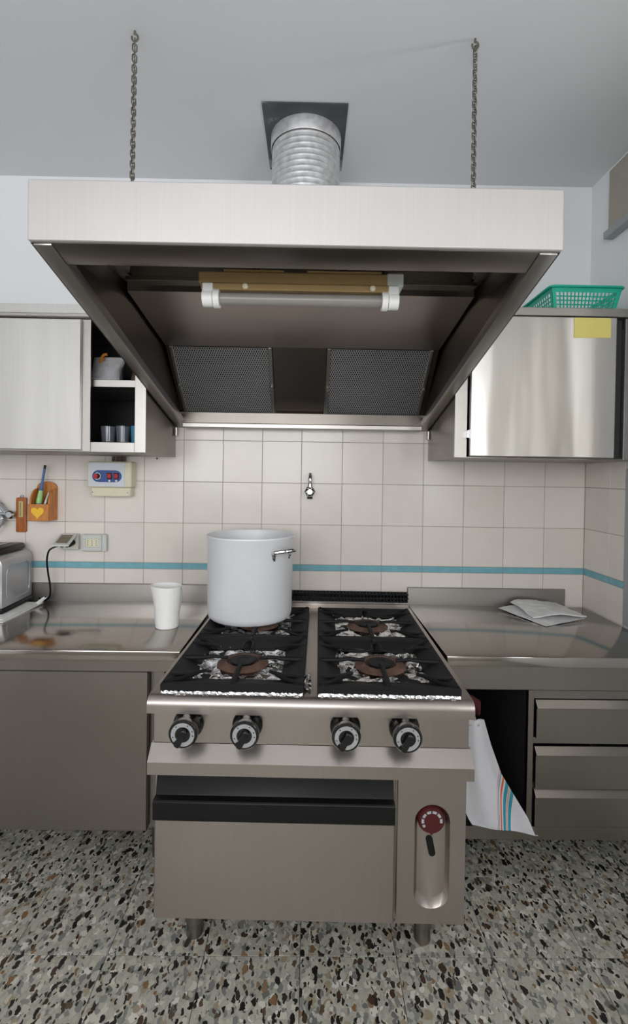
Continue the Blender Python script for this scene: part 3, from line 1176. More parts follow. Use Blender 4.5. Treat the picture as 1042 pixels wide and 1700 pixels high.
# sockets
so = thing('wall_socket', 'grey wall socket with lid open over two black plugs', 'socket', (-1.137, -0.007, 1.08))
obj('back_box', B((-1.176, -1.098, -0.030, -0.0065, 1.080, 1.157), bev=.003), M['grey_plastic'], so)
obj('insert', B((-1.166, -1.108, -0.0325, -0.0302, 1.092, 1.145)), M['cream_plastic'], so)
bm = new()
vv = [(-1.178, -0.034, 1.152), (-1.100, -0.034, 1.152), (-1.106, -0.105, 1.108), (-1.184, -0.105, 1.108)]
A = [bm.verts.new(p) for p in vv]
Bq = [bm.verts.new((p[0], p[1] + .002, p[2] + .006)) for p in vv]
bm.faces.new(A)
bm.faces.new(Bq[::-1])
ring_faces(bm, A, Bq)
lid = obj('lid', bm, M['grey_plastic'], so)
bm = new()
vv = [(-1.166, -0.046, 1.1525), (-1.114, -0.046, 1.1525), (-1.119, -0.094, 1.1223), (-1.171, -0.094, 1.1223)]
A = [bm.verts.new(p) for p in vv]
Bq = [bm.verts.new((p[0], p[1] - .0002, p[2] + .0018)) for p in vv]
bm.faces.new(A)
bm.faces.new(Bq[::-1])
ring_faces(bm, A, Bq)
obj('lid_window', bm, plain('smoked_lid_window', '7d7768', 0.25, var=.05), lid)
cord = thing('power_cord', 'black toaster power cord plugged into the open wall socket', 'cord', (-1.16, -0.05, 1.1))
bm = new()
cyl(bm, (-1.152, -0.033, 1.118), (-1.156, -0.072, 1.108), .014, .011, seg=14)
obj('plug', bm, M['black'], cord)
bm = new()
pts = [(-1.156, -0.070, 1.108), (-1.175, -0.090, 1.103), (-1.200, -0.094, 1.085), (-1.214, -0.085, 1.040), (-1.217, -0.07, 0.98), (-1.214, -0.055, 0.91), (-1.222, -0.045, 0.862), (-1.245, -0.045, 0.842), (-1.275, -0.040, 0.852)]
# smooth the cable with Catmull-Rom steps
P_ = [Vector(p) for p in pts]
sm = []
for i in range(len(P_) - 1):
    a0, a1, a2, a3 = P_[max(i - 1, 0)], P_[i], P_[i + 1], P_[min(i + 2, len(P_) - 1)]
    for k in range(6):
        t = k / 6
        sm.append(0.5 * ((2 * a1) + (-a0 + a2) * t + (2 * a0 - 5 * a1 + 4 * a2 - a3) * t * t + (-a0 + 3 * a1 - 3 * a2 + a3) * t ** 3))
sm.append(P_[-1])
tube(bm, sm, .0042, 8)
obj('cable', bm, M['black'], cord)
bm = new()
cyl(bm, (-1.122, -0.033, 1.118), (-1.124, -0.066, 1.110), .015, .012, seg=14)
cyl(bm, (-1.124, -0.066, 1.110), (-1.126, -0.080, 1.106), .008, seg=12)
tag(obj('plug', bm, M['black']), 'short black plug in the right half of the open wall socket', 'plug')

s2 = thing('wall_socket', 'closed grey wall socket with three rows of pin holes', 'socket', (-1.022, -0.007, 1.075))
obj('back_box', B((-1.080, -0.965, -0.028, -0.0065, 1.074, 1.156), bev=.003), M['grey_plastic'], s2)
obj('frame', B((-1.077, -0.985, -0.034, -0.0282, 1.078, 1.096), (-1.077, -0.985, -0.034, -0.0282, 1.134, 1.152), (-1.077, -1.061, -0.034, -0.0282, 1.0965, 1.1335), (-1.001, -0.985, -0.034, -0.0282, 1.0965, 1.1335), bev=.001), M['grey_plastic'], s2)
ins = obj('insert', B((-1.0605, -1.0015, -0.031, -0.0282, 1.0968, 1.1332)), M['cream_plastic'], s2)
bm = new()
for cx in (-1.051, -1.031, -1.011):
    for z in (1.105, 1.115, 1.125):
        lathe(bm, [(.0022, 0), (.0022, .0006)], (cx, -0.0312, z), 10, '-Y')
obj('pin_holes', bm, M['black'], ins)

# chrome water tap outlet above the stove
tp = thing('wall_tap', 'small chrome tap fixed to the tiles above the stove', 'tap', (0.002, -0.007, 1.372))
bm = new()
lathe(bm, [(.026, 0), (.026, .008), (.020, .012), (.019, .050)], (0.001, -0.0065, 1.374), 6, '-Y')
obj('body', bm, M['chrome'], tp)
bm = new()
lathe(bm, [(.0175, 0), (.0175, .006), (.012, .010)], (0.001, -0.0568, 1.374), 28, '-Y')
obj('cap', bm, M['chrome'], tp)
bm = new()
cyl(bm, (0.002, -0.035, 1.396), (0.002, -0.035, 1.412), .012, .010, seg=14)
obj('neck', bm, M['chrome'], tp)
bm = new()
tube(bm, [(0.002, -0.035, 1.412), (0.002, -0.040, 1.428), (0.002, -0.036, 1.448), (0.002, -0.026, 1.460)], [.0095, .010, .009, .007], 12)
obj('lever', bm, M['chrome'], tp)
bm = new()
cyl(bm, (0.001, -0.035, 1.350), (0.001, -0.035, 1.340), .013, seg=14)
obj('outlet', bm, M['black'], tp)
for x, z, lab in ((-0.842, 1.418, 0), (-0.735, 1.522, 1)):
    bm = new()
    lathe(bm, [(.0045, 0), (.004, .003)], (x, -0.0062, z), 12, '-Y')
    tag(obj('wall_plug', bm, M['brown_bag']), ('small dark screw plug in the tiles under the left wall cabinet', 'small dark screw plug in the tiles beside the control box')[1 - lab], 'screw')

# ================================================================== WORKTOPS AND BASE CABINETS
CT = 0.835
lt = thing('worktop', 'long stainless steel worktop left of the stove with upstand', 'worktop', (-1.3, -0.33, 0.76))
obj('top', B((-2.19, -0.440, -0.658, -0.023, CT - .035, CT), bev=.003, seg=2), M['steel_top'], lt)
obj('upstand', B((-2.19, -0.450, -0.0225, -0.0065, CT - .02, 0.920), bev=.002), M['steel_edge'], lt)
obj('apron', B((-2.19, -0.440, -0.648, -0.626, CT - .075, CT - .0355), bev=.001), M['steel_low'], lt)
r2 = thing('worktop', 'stainless steel worktop right of the stove with upstand and deep apron', 'worktop', (0.9, -0.33, 0.76))
obj('top', B((0.482, 1.326, -0.672, -0.023, CT - .035, CT), bev=.003, seg=2), M['steel_top'], r2)
obj('upstand', B((0.478, 1.240, -0.0225, -0.0065, CT - .02, 0.920), bev=.002), M['steel_edge'], r2)
obj('apron', B((0.482, 1.326, -0.662, -0.640, 0.717, CT - .0355), bev=.001), M['steel_low'], r2)

lb = thing('base_cabinet', 'steel base cabinet with plain door under the left worktop', 'cabinet', (-1.3, -0.33, 0))
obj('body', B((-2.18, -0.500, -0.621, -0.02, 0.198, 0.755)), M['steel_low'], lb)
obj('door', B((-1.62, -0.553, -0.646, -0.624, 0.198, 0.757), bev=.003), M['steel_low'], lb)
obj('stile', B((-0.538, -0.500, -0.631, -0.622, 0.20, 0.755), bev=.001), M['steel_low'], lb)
for x in (-2.1, -1.3, -0.56):
    for y in (-0.50, -0.10):
        bm = new()
        cyl(bm, (x, y, 0.0005), (x, y, 0.1995), .018, .022, seg=14)
        obj('leg', bm, M['steel_low'], lb)

rb = thing('drawer_cabinet', 'steel base cabinet with three drawers and open bay on the right', 'cabinet', (0.9, -0.33, 0))
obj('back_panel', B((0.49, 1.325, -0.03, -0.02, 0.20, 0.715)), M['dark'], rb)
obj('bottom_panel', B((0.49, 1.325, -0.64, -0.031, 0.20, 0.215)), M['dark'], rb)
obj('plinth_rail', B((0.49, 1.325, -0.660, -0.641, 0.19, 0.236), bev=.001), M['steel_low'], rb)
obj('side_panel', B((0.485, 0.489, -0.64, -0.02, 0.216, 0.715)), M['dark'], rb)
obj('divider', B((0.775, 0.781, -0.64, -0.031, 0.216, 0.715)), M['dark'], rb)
obj('stile', B((0.772, 0.792, -0.660, -0.641, 0.237, 0.715), bev=.001), M['steel_low'], rb)
obj('top_rail', B((0.793, 1.325, -0.655, -0.641, 0.684, 0.714), bev=.001), M['steel_low'], rb)
for zt, zb in ((0.678, 0.548), (0.514, 0.373), (0.366, 0.240)):
    bm = new()
    # folded front with a finger lip tilted outwards along its top
    prism(bm, [(-0.648, zb), (-0.664, zb), (-0.664, zt - .026), (-0.668, zt - .022), (-0.650, zt), (-0.648, zt)], 'X', 0.800, 1.325)
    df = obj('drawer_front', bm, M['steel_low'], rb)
    bm = new()
    prism(bm, [(-0.6685, zt - .0225), (-0.6705, zt - .0215), (-0.6520, zt + .001), (-0.6500, zt + .0003)], 'X', 0.800, 1.325)
    obj('finger_lip', bm, M['steel_low'], df)
for z in (0.530, 0.3695):
    obj('rail', B((0.793, 1.325, -0.646, -0.641, z - .008, z + .014)), M['steel_low'], rb)
for x in (0.53, 1.28):
    for y in (-0.50, -0.10):
        bm = new()
        cyl(bm, (x, y, 0.0005), (x, y, 0.1995), .018, .022, seg=14)
        obj('leg', bm, M['steel_low'], rb)

# ================================================================== RANGE
RG = (0.008, -0.53, 0.0)
rg = thing('cooking_range', 'stainless steel gas range with four burners and oven', 'range', RG, R(-1.1))
rg.location.x += 0.012
TX0, TX1 = -0.440, 0.456
YT = -1.010     # front of the top
TZ_ = 0.838
bm = new()
# cooktop sheet with a rolled front lip (profile in y, z)
prof = [(-0.068, 0.795), (-0.068, TZ_), (-0.985, TZ_)] + [(-0.985 - .025 * math.sin(R(a)), TZ_ - .025 * (1 - math.cos(R(a)))) for a in (20, 40, 60, 75, 90)] + [(YT, 0.793), (YT + .02, 0.793)]
prism(bm, prof, 'X', TX0, TX1)
obj('top', bm, M['steel_range'], rg)
obj('body', B((-0.415, 0.438, -0.972, -0.075, 0.206, 0.792)), M['steel_range'], rg)
obj('control_panel', B((-0.428, 0.448, -0.985, -0.9725, 0.700, 0.7925), bev=.001), M['steel_range'], rg)
bm = new()
prism(bm, [(-0.9725, 0.6995), (-0.986, 0.6995), (-1.020, 0.664), (-1.020, 0.630), (-1.012, 0.630), (-0.9725, 0.640)], 'X', TX0 + .006, TX1 - .002)
obj('drip_ledge', bm, M['steel_range'], rg)
# oven door
door = obj('oven_door', B((-0.422, 0.247, -0.992, -0.9725, 0.208, 0.626), bev=.003), M['steel_range'], rg)
bm = new()
prism(bm, [(-0.9925, 0.622), (-0.9925, 0.520), (-1.030, 0.512), (-1.036, 0.518), (-1.036, 0.566), (-1.031, 0.570), (-1.010, 0.570), (-1.000, 0.614), (-0.998, 0.622)], 'X', -0.413, 0.240, bev=.0015)
obj('handle', bm, M['black'], door, 'wide black handle')
# right fascia with a long stadium recess
fas = []
px0, px1, pz0, pz1 = 0.255, 0.443, 0.208, 0.626
cx, cz, hw, hh = 0.351, 0.395, 0.049, 0.148
inner = stadium(cx, cz, hw, hh, 12)
bm = new()
outer = []
for (x, z) in inner:
    dx, dz = x - cx, z - cz
    s = min([(px1 - cx) / dx if dx > 1e-6 else 9e9, (px0 - cx) / dx if dx < -1e-6 else 9e9, (pz1 - cz) / dz if dz > 1e-6 else 9e9, (pz0 - cz) / dz if dz < -1e-6 else 9e9])
    outer.append((cx + dx * s, cz + dz * s))
yf, yr = -0.988, -0.9738
deep = stadium(cx, cz + .004, hw - .010, hh - .016, 12)
O = [bm.verts.new((x, yf, z)) for x, z in outer]
I = [bm.verts.new((x, yf, z)) for x, z in inner]
I2 = [bm.verts.new((x, yf + .003, z)) for x, z in stadium(cx, cz, hw - .001, hh - .001, 12)]
D = [bm.verts.new((x, yr, z)) for x, z in deep]
ring_faces(bm, O, I)
ring_faces(bm, I, I2)
ring_faces(bm, I2, D)
bm.faces.new(D)
OB = [bm.verts.new((x, -0.9728, z)) for x, z in outer]
ring_faces(bm, O, OB)
fa = obj('side_fascia', bm, M['steel_range'], rg)
# corners of the fascia outline
bm = new()
for (x, z) in ((px0, pz0), (px1, pz0), (px0, pz1), (px1, pz1)):
    near = [p for p in outer]
    sx = min((p for p in near if abs(p[1] - z) < 1e-4), key=lambda p: abs(p[0] - x))
    sz = min((p for p in near if abs(p[0] - x) < 1e-4), key=lambda p: abs(p[1] - z))
    vv = [bm.verts.new((x, yf, z)), bm.verts.new((sx[0], yf, sx[1])), bm.verts.new((sz[0], yf, sz[1]))]
    bm.faces.new(vv)
obj('fascia_corner', bm, M['steel_range'], fa)
bm = new()
lathe(bm, [(.038, 0), (.038, .010), (.034, .016)], (cx - .002, yr - .0005, 0.498), 32, '-Y')
dl = obj('oven_dial', bm, M['dark_red'], fa, 'dark red oven thermostat dial')
bm = new()
n = 26
A, Bq = [], []
for i in range(n + 1):
    t = R(-10 + 230 * i / n)
    A.append(bm.verts.new((cx - .002 + .022 * math.cos(t), yr - .0172, 0.498 + .022 * math.sin(t))))
    Bq.append(bm.verts.new((cx - .002 + .029 * math.cos(t), yr - .0172, 0.498 + .029 * math.sin(t))))
for i in range(n):
    if i % 4 != 3:
        bm.faces.new((A[i], A[i + 1], Bq[i + 1], Bq[i]))
obj('dial_scale', bm, M['casing'], dl, recalc=False)
bm = new()
prism(bm, [(cx - .013, .470), (cx + .009, .470), (cx - .002, .456)], 'Y', yr - .014, yr - .004)
obj('pointer', bm, M['dark_red'], dl)
bm = new()
t = bmesh.new()
prism(t, stadium(0, 0, .0095, .030, 8), 'Y', -.002, 0)
merge(bm, t, Matrix.Translation((cx - .001, yr - .0005, 0.418)) @ Matrix.Rotation(R(-12), 4, 'Y'))
obj('oblong', bm, M['black'], fa, 'dark slanted peephole')  # small dark slanted oblong set in the recess below the dial
# feet
for x in (-0.350, 0.368):
    for y in (-0.815, -0.16):
        bm = new()
        lathe(bm, [(.030, .2055), (.030, .05), (.026, .045), (.026, .0005)], (x, y, 0), 20, 'Z')
        obj('foot', bm, M['steel_low'], rg)
bm = new()
cyl(bm, (0.4375, -0.741, 0.640), (0.560, -0.741, 0.640), .005, seg=10)
obj('towel_rail', bm, M['steel_edge'], rg)
# knobs
for kx in (-0.330, -0.166, 0.105, 0.268):
    kz = 0.757
    bm = new()
    lathe(bm, [(.042, 0.0005), (.042, .006), (.037, .012), (.0355, .040), (.0385, .046), (.0385, .060), (.036, .063)], (kx, -0.9852, kz), 32, '-Y')
    kb = obj('knob', bm, M['black_gloss'], rg)
    bm = new()
    n = 32
    A, Bq = [], []
    for i in range(n + 1):
        t = R(-90 + 20 + 320 * i / n - 30)
        A.append(bm.verts.new((kx + .0205 * math.cos(t), -0.9852 - .0634, kz + .0205 * math.sin(t))))
        Bq.append(bm.verts.new((kx + .0315 * math.cos(t), -0.9852 - .0634, kz + .0315 * math.sin(t))))
    for i in range(n):
        bm.faces.new((A[i], A[i + 1], Bq[i + 1], Bq[i]))
    rgk = obj('silver_ring', bm, M['silver'], kb, recalc=False)
    bm = new()
    for a in (130, 60, 20, -5, 195):
        t = R(a)
        lathe(bm, [(.0018, 0), (.0018, .0004)], (kx + .027 * math.cos(t), -0.9852 - .0636, kz + .027 * math.sin(t)), 8, '-Y')
    obj('ring_mark', bm, M['black'], rgk)
    bm = new()
    t = bmesh.new()
    prism(t, rrect(-.0085, .0085, -.0325, .016, .006, 4), 'Y', -.012, 0, bev=.002)
    merge(bm, t, Matrix.Translation((kx, -0.9852 - .0632, kz)) @ Matrix.Rotation(R(28), 4, 'Y'))
    obj('grip_bar', bm, M['black_gloss'], kb)

# flue grille at the rear
fl_ = obj('flue', B((TX0 + .004, TX1 - .002, -0.0655, -0.030, 0.795, 0.852), bev=.002), M['steel_range'], rg)
bm = B((TX0 + .006, TX1 - .004, -0.074, -0.030, 0.8525, 0.862), bev=.002)
obj('flue_base', bm, M['steel_edge'], fl_)
obj('flue_back', B((TX0 + .010, TX1 - .006, -0.034, -0.030, 0.862, 0.902)), M['black'], fl_)
bm = B((-.002, .0035, -0.070, -0.034, 0.862, 0.900), bev=.001)
sharp(bm)
slat = bpy.data.meshes.new('flue_slat')
bm.to_mesh(slat)
bm.free()
slat.materials.append(M['iron'])
nx = 56
for i in range(nx):
    o = inst('flue_slat', slat, (TX0 + .014 + (TX1 - TX0 - .026) * i / (nx - 1), 0, 0), None)
    o.location = Vector(o.location) - Vector(RG)
    o.parent = fl_
for z in (0.8985, 0.880):
    obj('flue_bar', B((TX0 + .010, TX1 - .006, -0.073, -0.0702, z - .003, z + .003)), M['iron'], fl_)

# cooktop wells, foil, burners, pan supports (each support covers one burner)
wells = [(-0.412, -0.012), (0.026, 0.426)]
rowsY = [(-0.985, -0.590), (-0.588, -0.190)]


def foil_sheet(x0, x1, y0, y1, z, amp, n=26, seed=0, hole=None):
    rnd = random.Random(seed)
    bm = new()
    g = []
    for j in range(n + 1):
        row = []
        for i in range(n + 1):
            u, v = i / n, j / n
            x, y = x0 + (x1 - x0) * u, y0 + (y1 - y0) * v
            # shallow tray: sides rise
            e = min(u, 1 - u, v, 1 - v)
            zz = z + .004 * max(0, 1 - e / .12)
            jx = (rnd.random() - .5) * .006
            row.append(bm.verts.new((x + jx, y + (rnd.random() - .5) * .006, zz + (rnd.random() - .5) * amp)))
        g.append(row)
    for j in range(n):
        for i in range(n):
            a, b, c, d = g[j][i], g[j][i + 1], g[j + 1][i + 1], g[j + 1][i]
            if hole:
                m = (a.co + c.co) / 2
                if (m.x - hole[0]) ** 2 + (m.y - hole[1]) ** 2 < hole[2] ** 2:
                    continue
            if rnd.random() < .5:
                bm.faces.new((a, b, c))
                bm.faces.new((a, c, d))
            else:
                bm.faces.new((a, b, d))
                bm.faces.new((b, c, d))
    return bm


def pan_support(x0, x1, y0, y1, parent, front):
    """cast iron pan support: sloping frame, eight fingers"""
    z1, z0 = 0.866, 0.8405
    cx, cy = (x0 + x1) / 2, (y0 + y1) / 2
    ps = None
    bm = new()
    # frame cross-section: flat outer rim then a web sloping down to the inside
    def ring(dx, dy, z):
        return [bm.verts.new(p) for p in ((x0 + dx, y0 + dy, z), (x1 - dx, y0 + dy, z), (x1 - dx, y1 - dy, z), (x0 + dx, y1 - dy, z))]
    rs = [ring(0, 0, z0 + .002), ring(0, 0, z1 - .003), ring(.003, .003, z1), ring(.014, .012, z1), ring(.030, .026, z1 - .006), ring(.070, .076, z0 + .008), ring(.068, .074, z0 + .004), ring(.028, .024, z1 - .014), ring(.012, .012, z0 + .002)]
    for a, b in zip(rs[:-1], rs[1:]):
        ring_faces(bm, a, b)
    ring_faces(bm, rs[-1], rs[0])
    ps = obj('pan_support', bm, M['iron'], parent)
    # corner ribs
    for sx in (-1, 1):
        for sy in (-1, 1):
            ex, ey = cx + sx * (x1 - x0) / 2, cy + sy * (y1 - y0) / 2
            bm = new()
            p0 = Vector((ex - sx * .006, ey - sy * .070, z1 - .004))
            p1 = Vector((ex - sx * .055, ey - sy * .072, z1 - .004))
            p2 = Vector((ex - sx * .105, ey - sy * .100, z1 - .003))
            tube(bm, [p0, p1, p2], [.0075, .007, .005], 6)
            q0 = Vector((ex - sx * .008, ey - sy * .008, z1 - .003))
            q1 = Vector((ex - sx * .055, ey - sy * .050, z1 - .004))
            q2 = Vector((ex - sx * .085, ey - sy * .083, z1 - .004))
            tube(bm, [q0, q1, q2], [.008, .007, .005], 6)
            obj('corner_rib', bm, M['iron'], ps)
    # middle fingers: front and side ones straight, the rear one a forked loop
    bm = new()
    tube(bm, [(cx, y0 + .006, z1 - .004), (cx, y0 + .06, z1 - .002), (cx, cy - .060, z1 - .002), (cx - .004, cy - .035, z1 - .002)], [.008, .009, .0075, .006], 8)
    obj('finger', bm, M['iron'], ps)
    for sx in (-1, 1):
        bm = new()
        xe = cx + sx * (x1 - x0) / 2
        tube(bm, [(xe - sx * .006, cy, z1 - .004), (xe - sx * .07, cy, z1 - .002), (xe - sx * .105, cy + .012, z1 - .002), (cx + sx * .05, cy + .004, z1 - .003)], [.008, .0075, .006, .005], 8)
        obj('finger', bm, M['iron'], ps)
    bm = new()
    tube(bm, [(cx, y1 - .004, z1 - .004), (cx, y1 - .045, z1)], .007, 8)
    for sx in (-1, 1):
        tube(bm, [(cx, y1 - .045, z1), (cx + sx * .014, y1 - .062, z1), (cx + sx * .016, y1 - .105, z1 - .002), (cx + sx * .045, y1 - .118, z1 - .003), (cx + sx * .095, y1 - .115, z1 - .004)], .0052, 8)
    obj('forked_finger', bm, M['iron'], ps)
    return ps


for wi, (xa, xb) in enumerate(wells):
    # dark well floor
    wl = obj('burner_well', B((xa + .002, xb - .002, -0.983, -0.192, TZ_ + .0003, TZ_ + .0015)), M['iron'], rg)
    for ri, (ya, yb) in enumerate(rowsY):
        cx, cy = (xa + xb) / 2, (ya + yb) / 2
        cy += .0
        obj('foil_liner', foil_sheet(xa + .062, xb - .062, ya + .066, yb - .066, TZ_ + .004, .014, 15, wi * 7 + ri), M['foil'], wl, 'crumpled aluminium foil', flat=True)
        bm = new()
        lathe(bm, [(.082, TZ_ + .010), (.074, TZ_ + .016), (.052, TZ_ + .020), (.047, TZ_ + .012)], (cx, cy, 0), 28, 'Z', (True, True))
        bn = obj('burner', bm, M['rust'], wl, 'brown burnt burner ring')
        bm = new()
        lathe(bm, [(.036, TZ_ + .0125), (.036, TZ_ + .020), (.042, TZ_ + .0205), (.040, TZ_ + .0225), (.018, TZ_ + .0225), (.016, TZ_ + .021)], (cx, cy, 0), 28, 'Z', (True, True))
        obj('burner_cap', bm, M['iron'], bn)
        pan_support(xa, xb, ya, yb, rg, ri == 0)
# foil wrapped along the front edges of the wells and a tuft by the middle strip
for i, (xa, xb) in enumerate(wells):
    rnd = random.Random(40 + i)
    bm = new()
    n = 70
    A, Bq, Cq = [], [], []
    for k in range(n + 1):
        x = xa + .003 + (xb - xa - .006) * k / n
        A.append(bm.verts.new((x, -0.9853 - rnd.random() * .001, TZ_ + .0055 + rnd.random() * .003)))
        Bq.append(bm.verts.new((x, -0.987 - rnd.random() * .002, TZ_ + .003 + rnd.random() * .002)))
        Cq.append(bm.verts.new((x, -0.987 - rnd.random() * .004, TZ_ + .0005)))
    for k in range(n):
        bm.faces.new((A[k], A[k + 1], Bq[k + 1], Bq[k]))
        bm.faces.new((Bq[k], Bq[k + 1], Cq[k + 1], Cq[k]))
    obj('foil_edge', bm, M['foil'], rg, flat=True)
bm = foil_sheet(-0.012, 0.006, -0.960, -0.86, TZ_ + .004, .010, 9, 91)
obj('foil_tuft', bm, M['foil'], rg, flat=True)

# ================================================================== POT
pc = Vector((-0.240, -0.335, 0))
pot = thing('stockpot', 'tall pale aluminium stockpot standing on the rear left burner', 'pot', (pc.x, pc.y, 0.867))
PZ0, PZ1 = 0.8672, 1.206
bm = new()
lathe(bm, [(.148, PZ0), (.160, PZ0 + .004), (.168, PZ0 + .012), (.1715, PZ0 + .028), (.176, PZ1 - .012), (.1785, PZ1 - .008), (.1795, PZ1 - .003), (.1785, PZ1), (.1755, PZ1 - .001), (.1725, PZ1 - .008), (.167, PZ0 + .03), (.15, PZ0 + .008)], (pc.x, pc.y, 0), 72, 'Z')
obj('pot_body', bm, M['alu'], pot)
for ang in (-38, 142):
    d = Vector((math.cos(R(ang)), math.sin(R(ang)), 0))
    t = Vector((-d.y, d.x, 0))
    hz = 1.148
    c0 = Vector((pc.x, pc.y, hz)) + d * .1745
    bm = new()
    pts = []
    for i in range(13):
        f = -1 + 2 * i / 12
        bul = 1 - abs(f) ** 2.6
        pts.append(c0 + t * (.052 * f) + d * (.006 + .044 * bul) + Vector((0, 0, .006 + .008 * bul)))
    tube(bm, pts, .0075, 10)
    hd = obj('handle', bm, M['chrome'], pot)
    for s in (-1, 1):
        bm = new()
        q = c0 + t * (.050 * s)
        q = q - Vector((pc.x, pc.y, hz))
        q.z = 0
        q = Vector((pc.x, pc.y, hz)) + q.normalized() * .1755
        tube(bm, [q + Vector((0, 0, .010)) + d * .004, q + d * .004 + Vector((0, 0, -.004)), q - t * s * .006 + Vector((0, 0, -.028)) + d * .0005], [.009, .010, .005], 8)
        obj('bracket', bm, M['chrome'], hd)

# ================================================================== JUG
jc = (-0.565, -0.388)
jug = thing('plastic_jug', 'white plastic measuring jug on the left worktop beside the pot', 'jug', (jc[0], jc[1], CT))
bm = new()
rings = []
N = 40
H = .166
levels = [(0, .043), (.003, .0455), (.05, .0485), (.10, .0515), (.135, .0535), (.155, .0548), (.166, .0556)]
for z, r in levels:
    rg_ = []
    for i in range(N):
        t = 2 * math.pi * i / N
        s = max(0, math.cos(t - R(180))) ** 6 * max(0, (z - .09) / .076) * .014
        rg_.append(bm.verts.new((jc[0] + (r + s) * math.cos(t), jc[1] + (r + s) * math.sin(t), CT + .0004 + z + (.0 if z < .16 else -.002 * math.cos(t)))))
    rings.append(rg_)
for z, r in reversed(levels):
    rg_ = []
    for i in range(N):
        t = 2 * math.pi * i / N
        s = max(0, math.cos(t - R(180))) ** 6 * max(0, (z - .09) / .076) * .014
        rg_.append(bm.verts.new((jc[0] + (r + s - .002) * math.cos(t), jc[1] + (r + s - .002) * math.sin(t), CT + .0004 + max(z, .003) + (.0 if z < .16 else -.002 * math.cos(t)))))
    rings.append(rg_)
for a, b in zip(rings[:-1], rings[1:]):
    ring_faces(bm, a, b)
bm.faces.new(rings[0][::-1])
bm.faces.new(rings[-1])
obj('jug_body', bm, M['white_plastic'], jug)
bm = new()
tube(bm, [(jc[0] + .020, jc[1] + .046, CT + .140), (jc[0] + .030, jc[1] + .080, CT + .138), (jc[0] + .032, jc[1] + .088, CT + .10), (jc[0] + .026, jc[1] + .072, CT + .055), (jc[0] + .018, jc[1] + .040, CT + .045)], .007, 10)
obj('handle', bm, M['white_plastic'], jug)

# ================================================================== PLASTIC BAG
pb = thing('plastic_bag', 'folded white plastic bag lying on the right worktop', 'bag', (1.08, -0.17, CT))


def sheet(outline_grid, name, mat, parent, thick=.002):
    """outline_grid: rows of points; makes a thin closed sheet"""
    bm = new()
    top = [[bm.verts.new(p) for p in row] for row in outline_grid]
    bot = [[bm.verts.new((p[0], p[1], p[2] - thick)) for p in row] for row in outline_grid]
    nr, nc = len(top), len(top[0])
    for j in range(nr - 1):
        for i in range(nc - 1):
            bm.faces.new((top[j][i], top[j][i + 1], top[j + 1][i + 1], top[j + 1][i]))
            bm.faces.new((bot[j][i], bot[j + 1][i], bot[j + 1][i + 1], bot[j][i + 1]))
    for j in range(nr - 1):
        bm.faces.new((top[j][0], top[j + 1][0], bot[j + 1][0], bot[j][0]))
        bm.faces.new((top[j][-1], bot[j][-1], bot[j + 1][-1], top[j + 1][-1]))
    for i in range(nc - 1):
        bm.faces.new((top[0][i], bot[0][i], bot[0][i + 1], top[0][i + 1]))
        bm.faces.new((top[-1][i], top[-1][i + 1], bot[-1][i + 1], bot[-1][i]))
    return obj(name, bm, mat, parent)


def bilinear(c00, c10, c11, c01, nu, nv, zf):
    g = []
    for j in range(nv + 1):
        v = j / nv
        row = []
        for i in range(nu + 1):
            u = i / nu
            p = (Vector(c00) * (1 - u) + Vector(c10) * u) * (1 - v) + (Vector(c01) * (1 - u) + Vector(c11) * u) * v
            p.z += zf(u, v)
            row.append(tuple(p))
        g.append(row)
    return g


rnd = random.Random(5)
z = CT + .003
sheet(bilinear((0.900, -0.065, z), (0.992, -0.335, z), (1.225, -0.215, z), (1.10, -0.035, z), 14, 14, lambda u, v: .006 * math.sin(3.1 * u) * math.sin(3.1 * v) + .002 * rnd.random() + .012 * math.sin(math.pi * v) * (1 - u) ** 2), 'fold', M['film'], pb)
z = CT + .018
sheet(bilinear((0.962, -0.050, z + .012), (0.980, -0.245, z - .002), (1.232, -0.215, z - .008), (1.175, -0.050, z + .010), 16, 12, lambda u, v: .010 * math.sin(math.pi * min(1, v * 1.05)) + .004 * rnd.random() + .006 * math.sin(7 * v + 4 * u) * (1 - v)), 'fold', M['film'], pb, .006)

# ================================================================== TOASTER
tw = (-1.40, -0.165)
toa = thing('toaster', 'silver long-slot toaster with black top at the left of the worktop', 'toaster', (tw[0], tw[1], CT + .010), R(4))


def tsec(hw, z0, z1, r, n=6):
    pts = [(-hw, z0), (hw, z0)]
    for i in range(n + 1):
        t = R(90 * i / n)
        pts.append((hw - r + r * math.cos(t), z1 - r + r * math.sin(t)))
    for i in range(n + 1):
        t = R(90 + 90 * i / n)
        pts.append((-hw + r + r * math.cos(t), z1 - r + r * math.sin(t)))
    return pts


y0, y1 = tw[1] - .125, tw[1] + .125
bm = new()
prism(bm, [(tw[0] + x, z) for x, z in tsec(.098, CT + .030, CT + .255, .045)], 'Y', y0, y1, bev=.006)
obj('shell', bm, M['silver'], toa)
bm = new()
prism(bm, [(tw[0] + x, z) for x, z in tsec(.102, CT + .0105, CT + .0295, .003, 2)], 'Y', y0 - .004, y1 + .004, bev=.002)
obj('base', bm, M['black'], toa)
bm = new()
prism(bm, [(tw[0] + x, z) for x, z in tsec(.072, CT + .2555, CT + .282, .016)], 'Y', y0 + .004, y1 - .012, bev=.004)
tpn = obj('top_panel', bm, M['black'], toa)
obj('bread_slot', B((tw[0] - .02, tw[0] + .02, y0 + .03, y1 - .03, CT + .2822, CT + .2835)), M['black_gloss'], tpn)
obj('end_panel', B((tw[0] - .075, tw[0] + .072, y0 - .004, y0 - .0005, CT + .040, CT + .175), bev=.001), M['black_gloss'], toa)
bm = new()
lathe(bm, [(.014, 0), (.013, .012)], (tw[0] + .060, y0 - .0005, CT + .205), 20, '-Y')
obj('dial', bm, M['black'], toa)
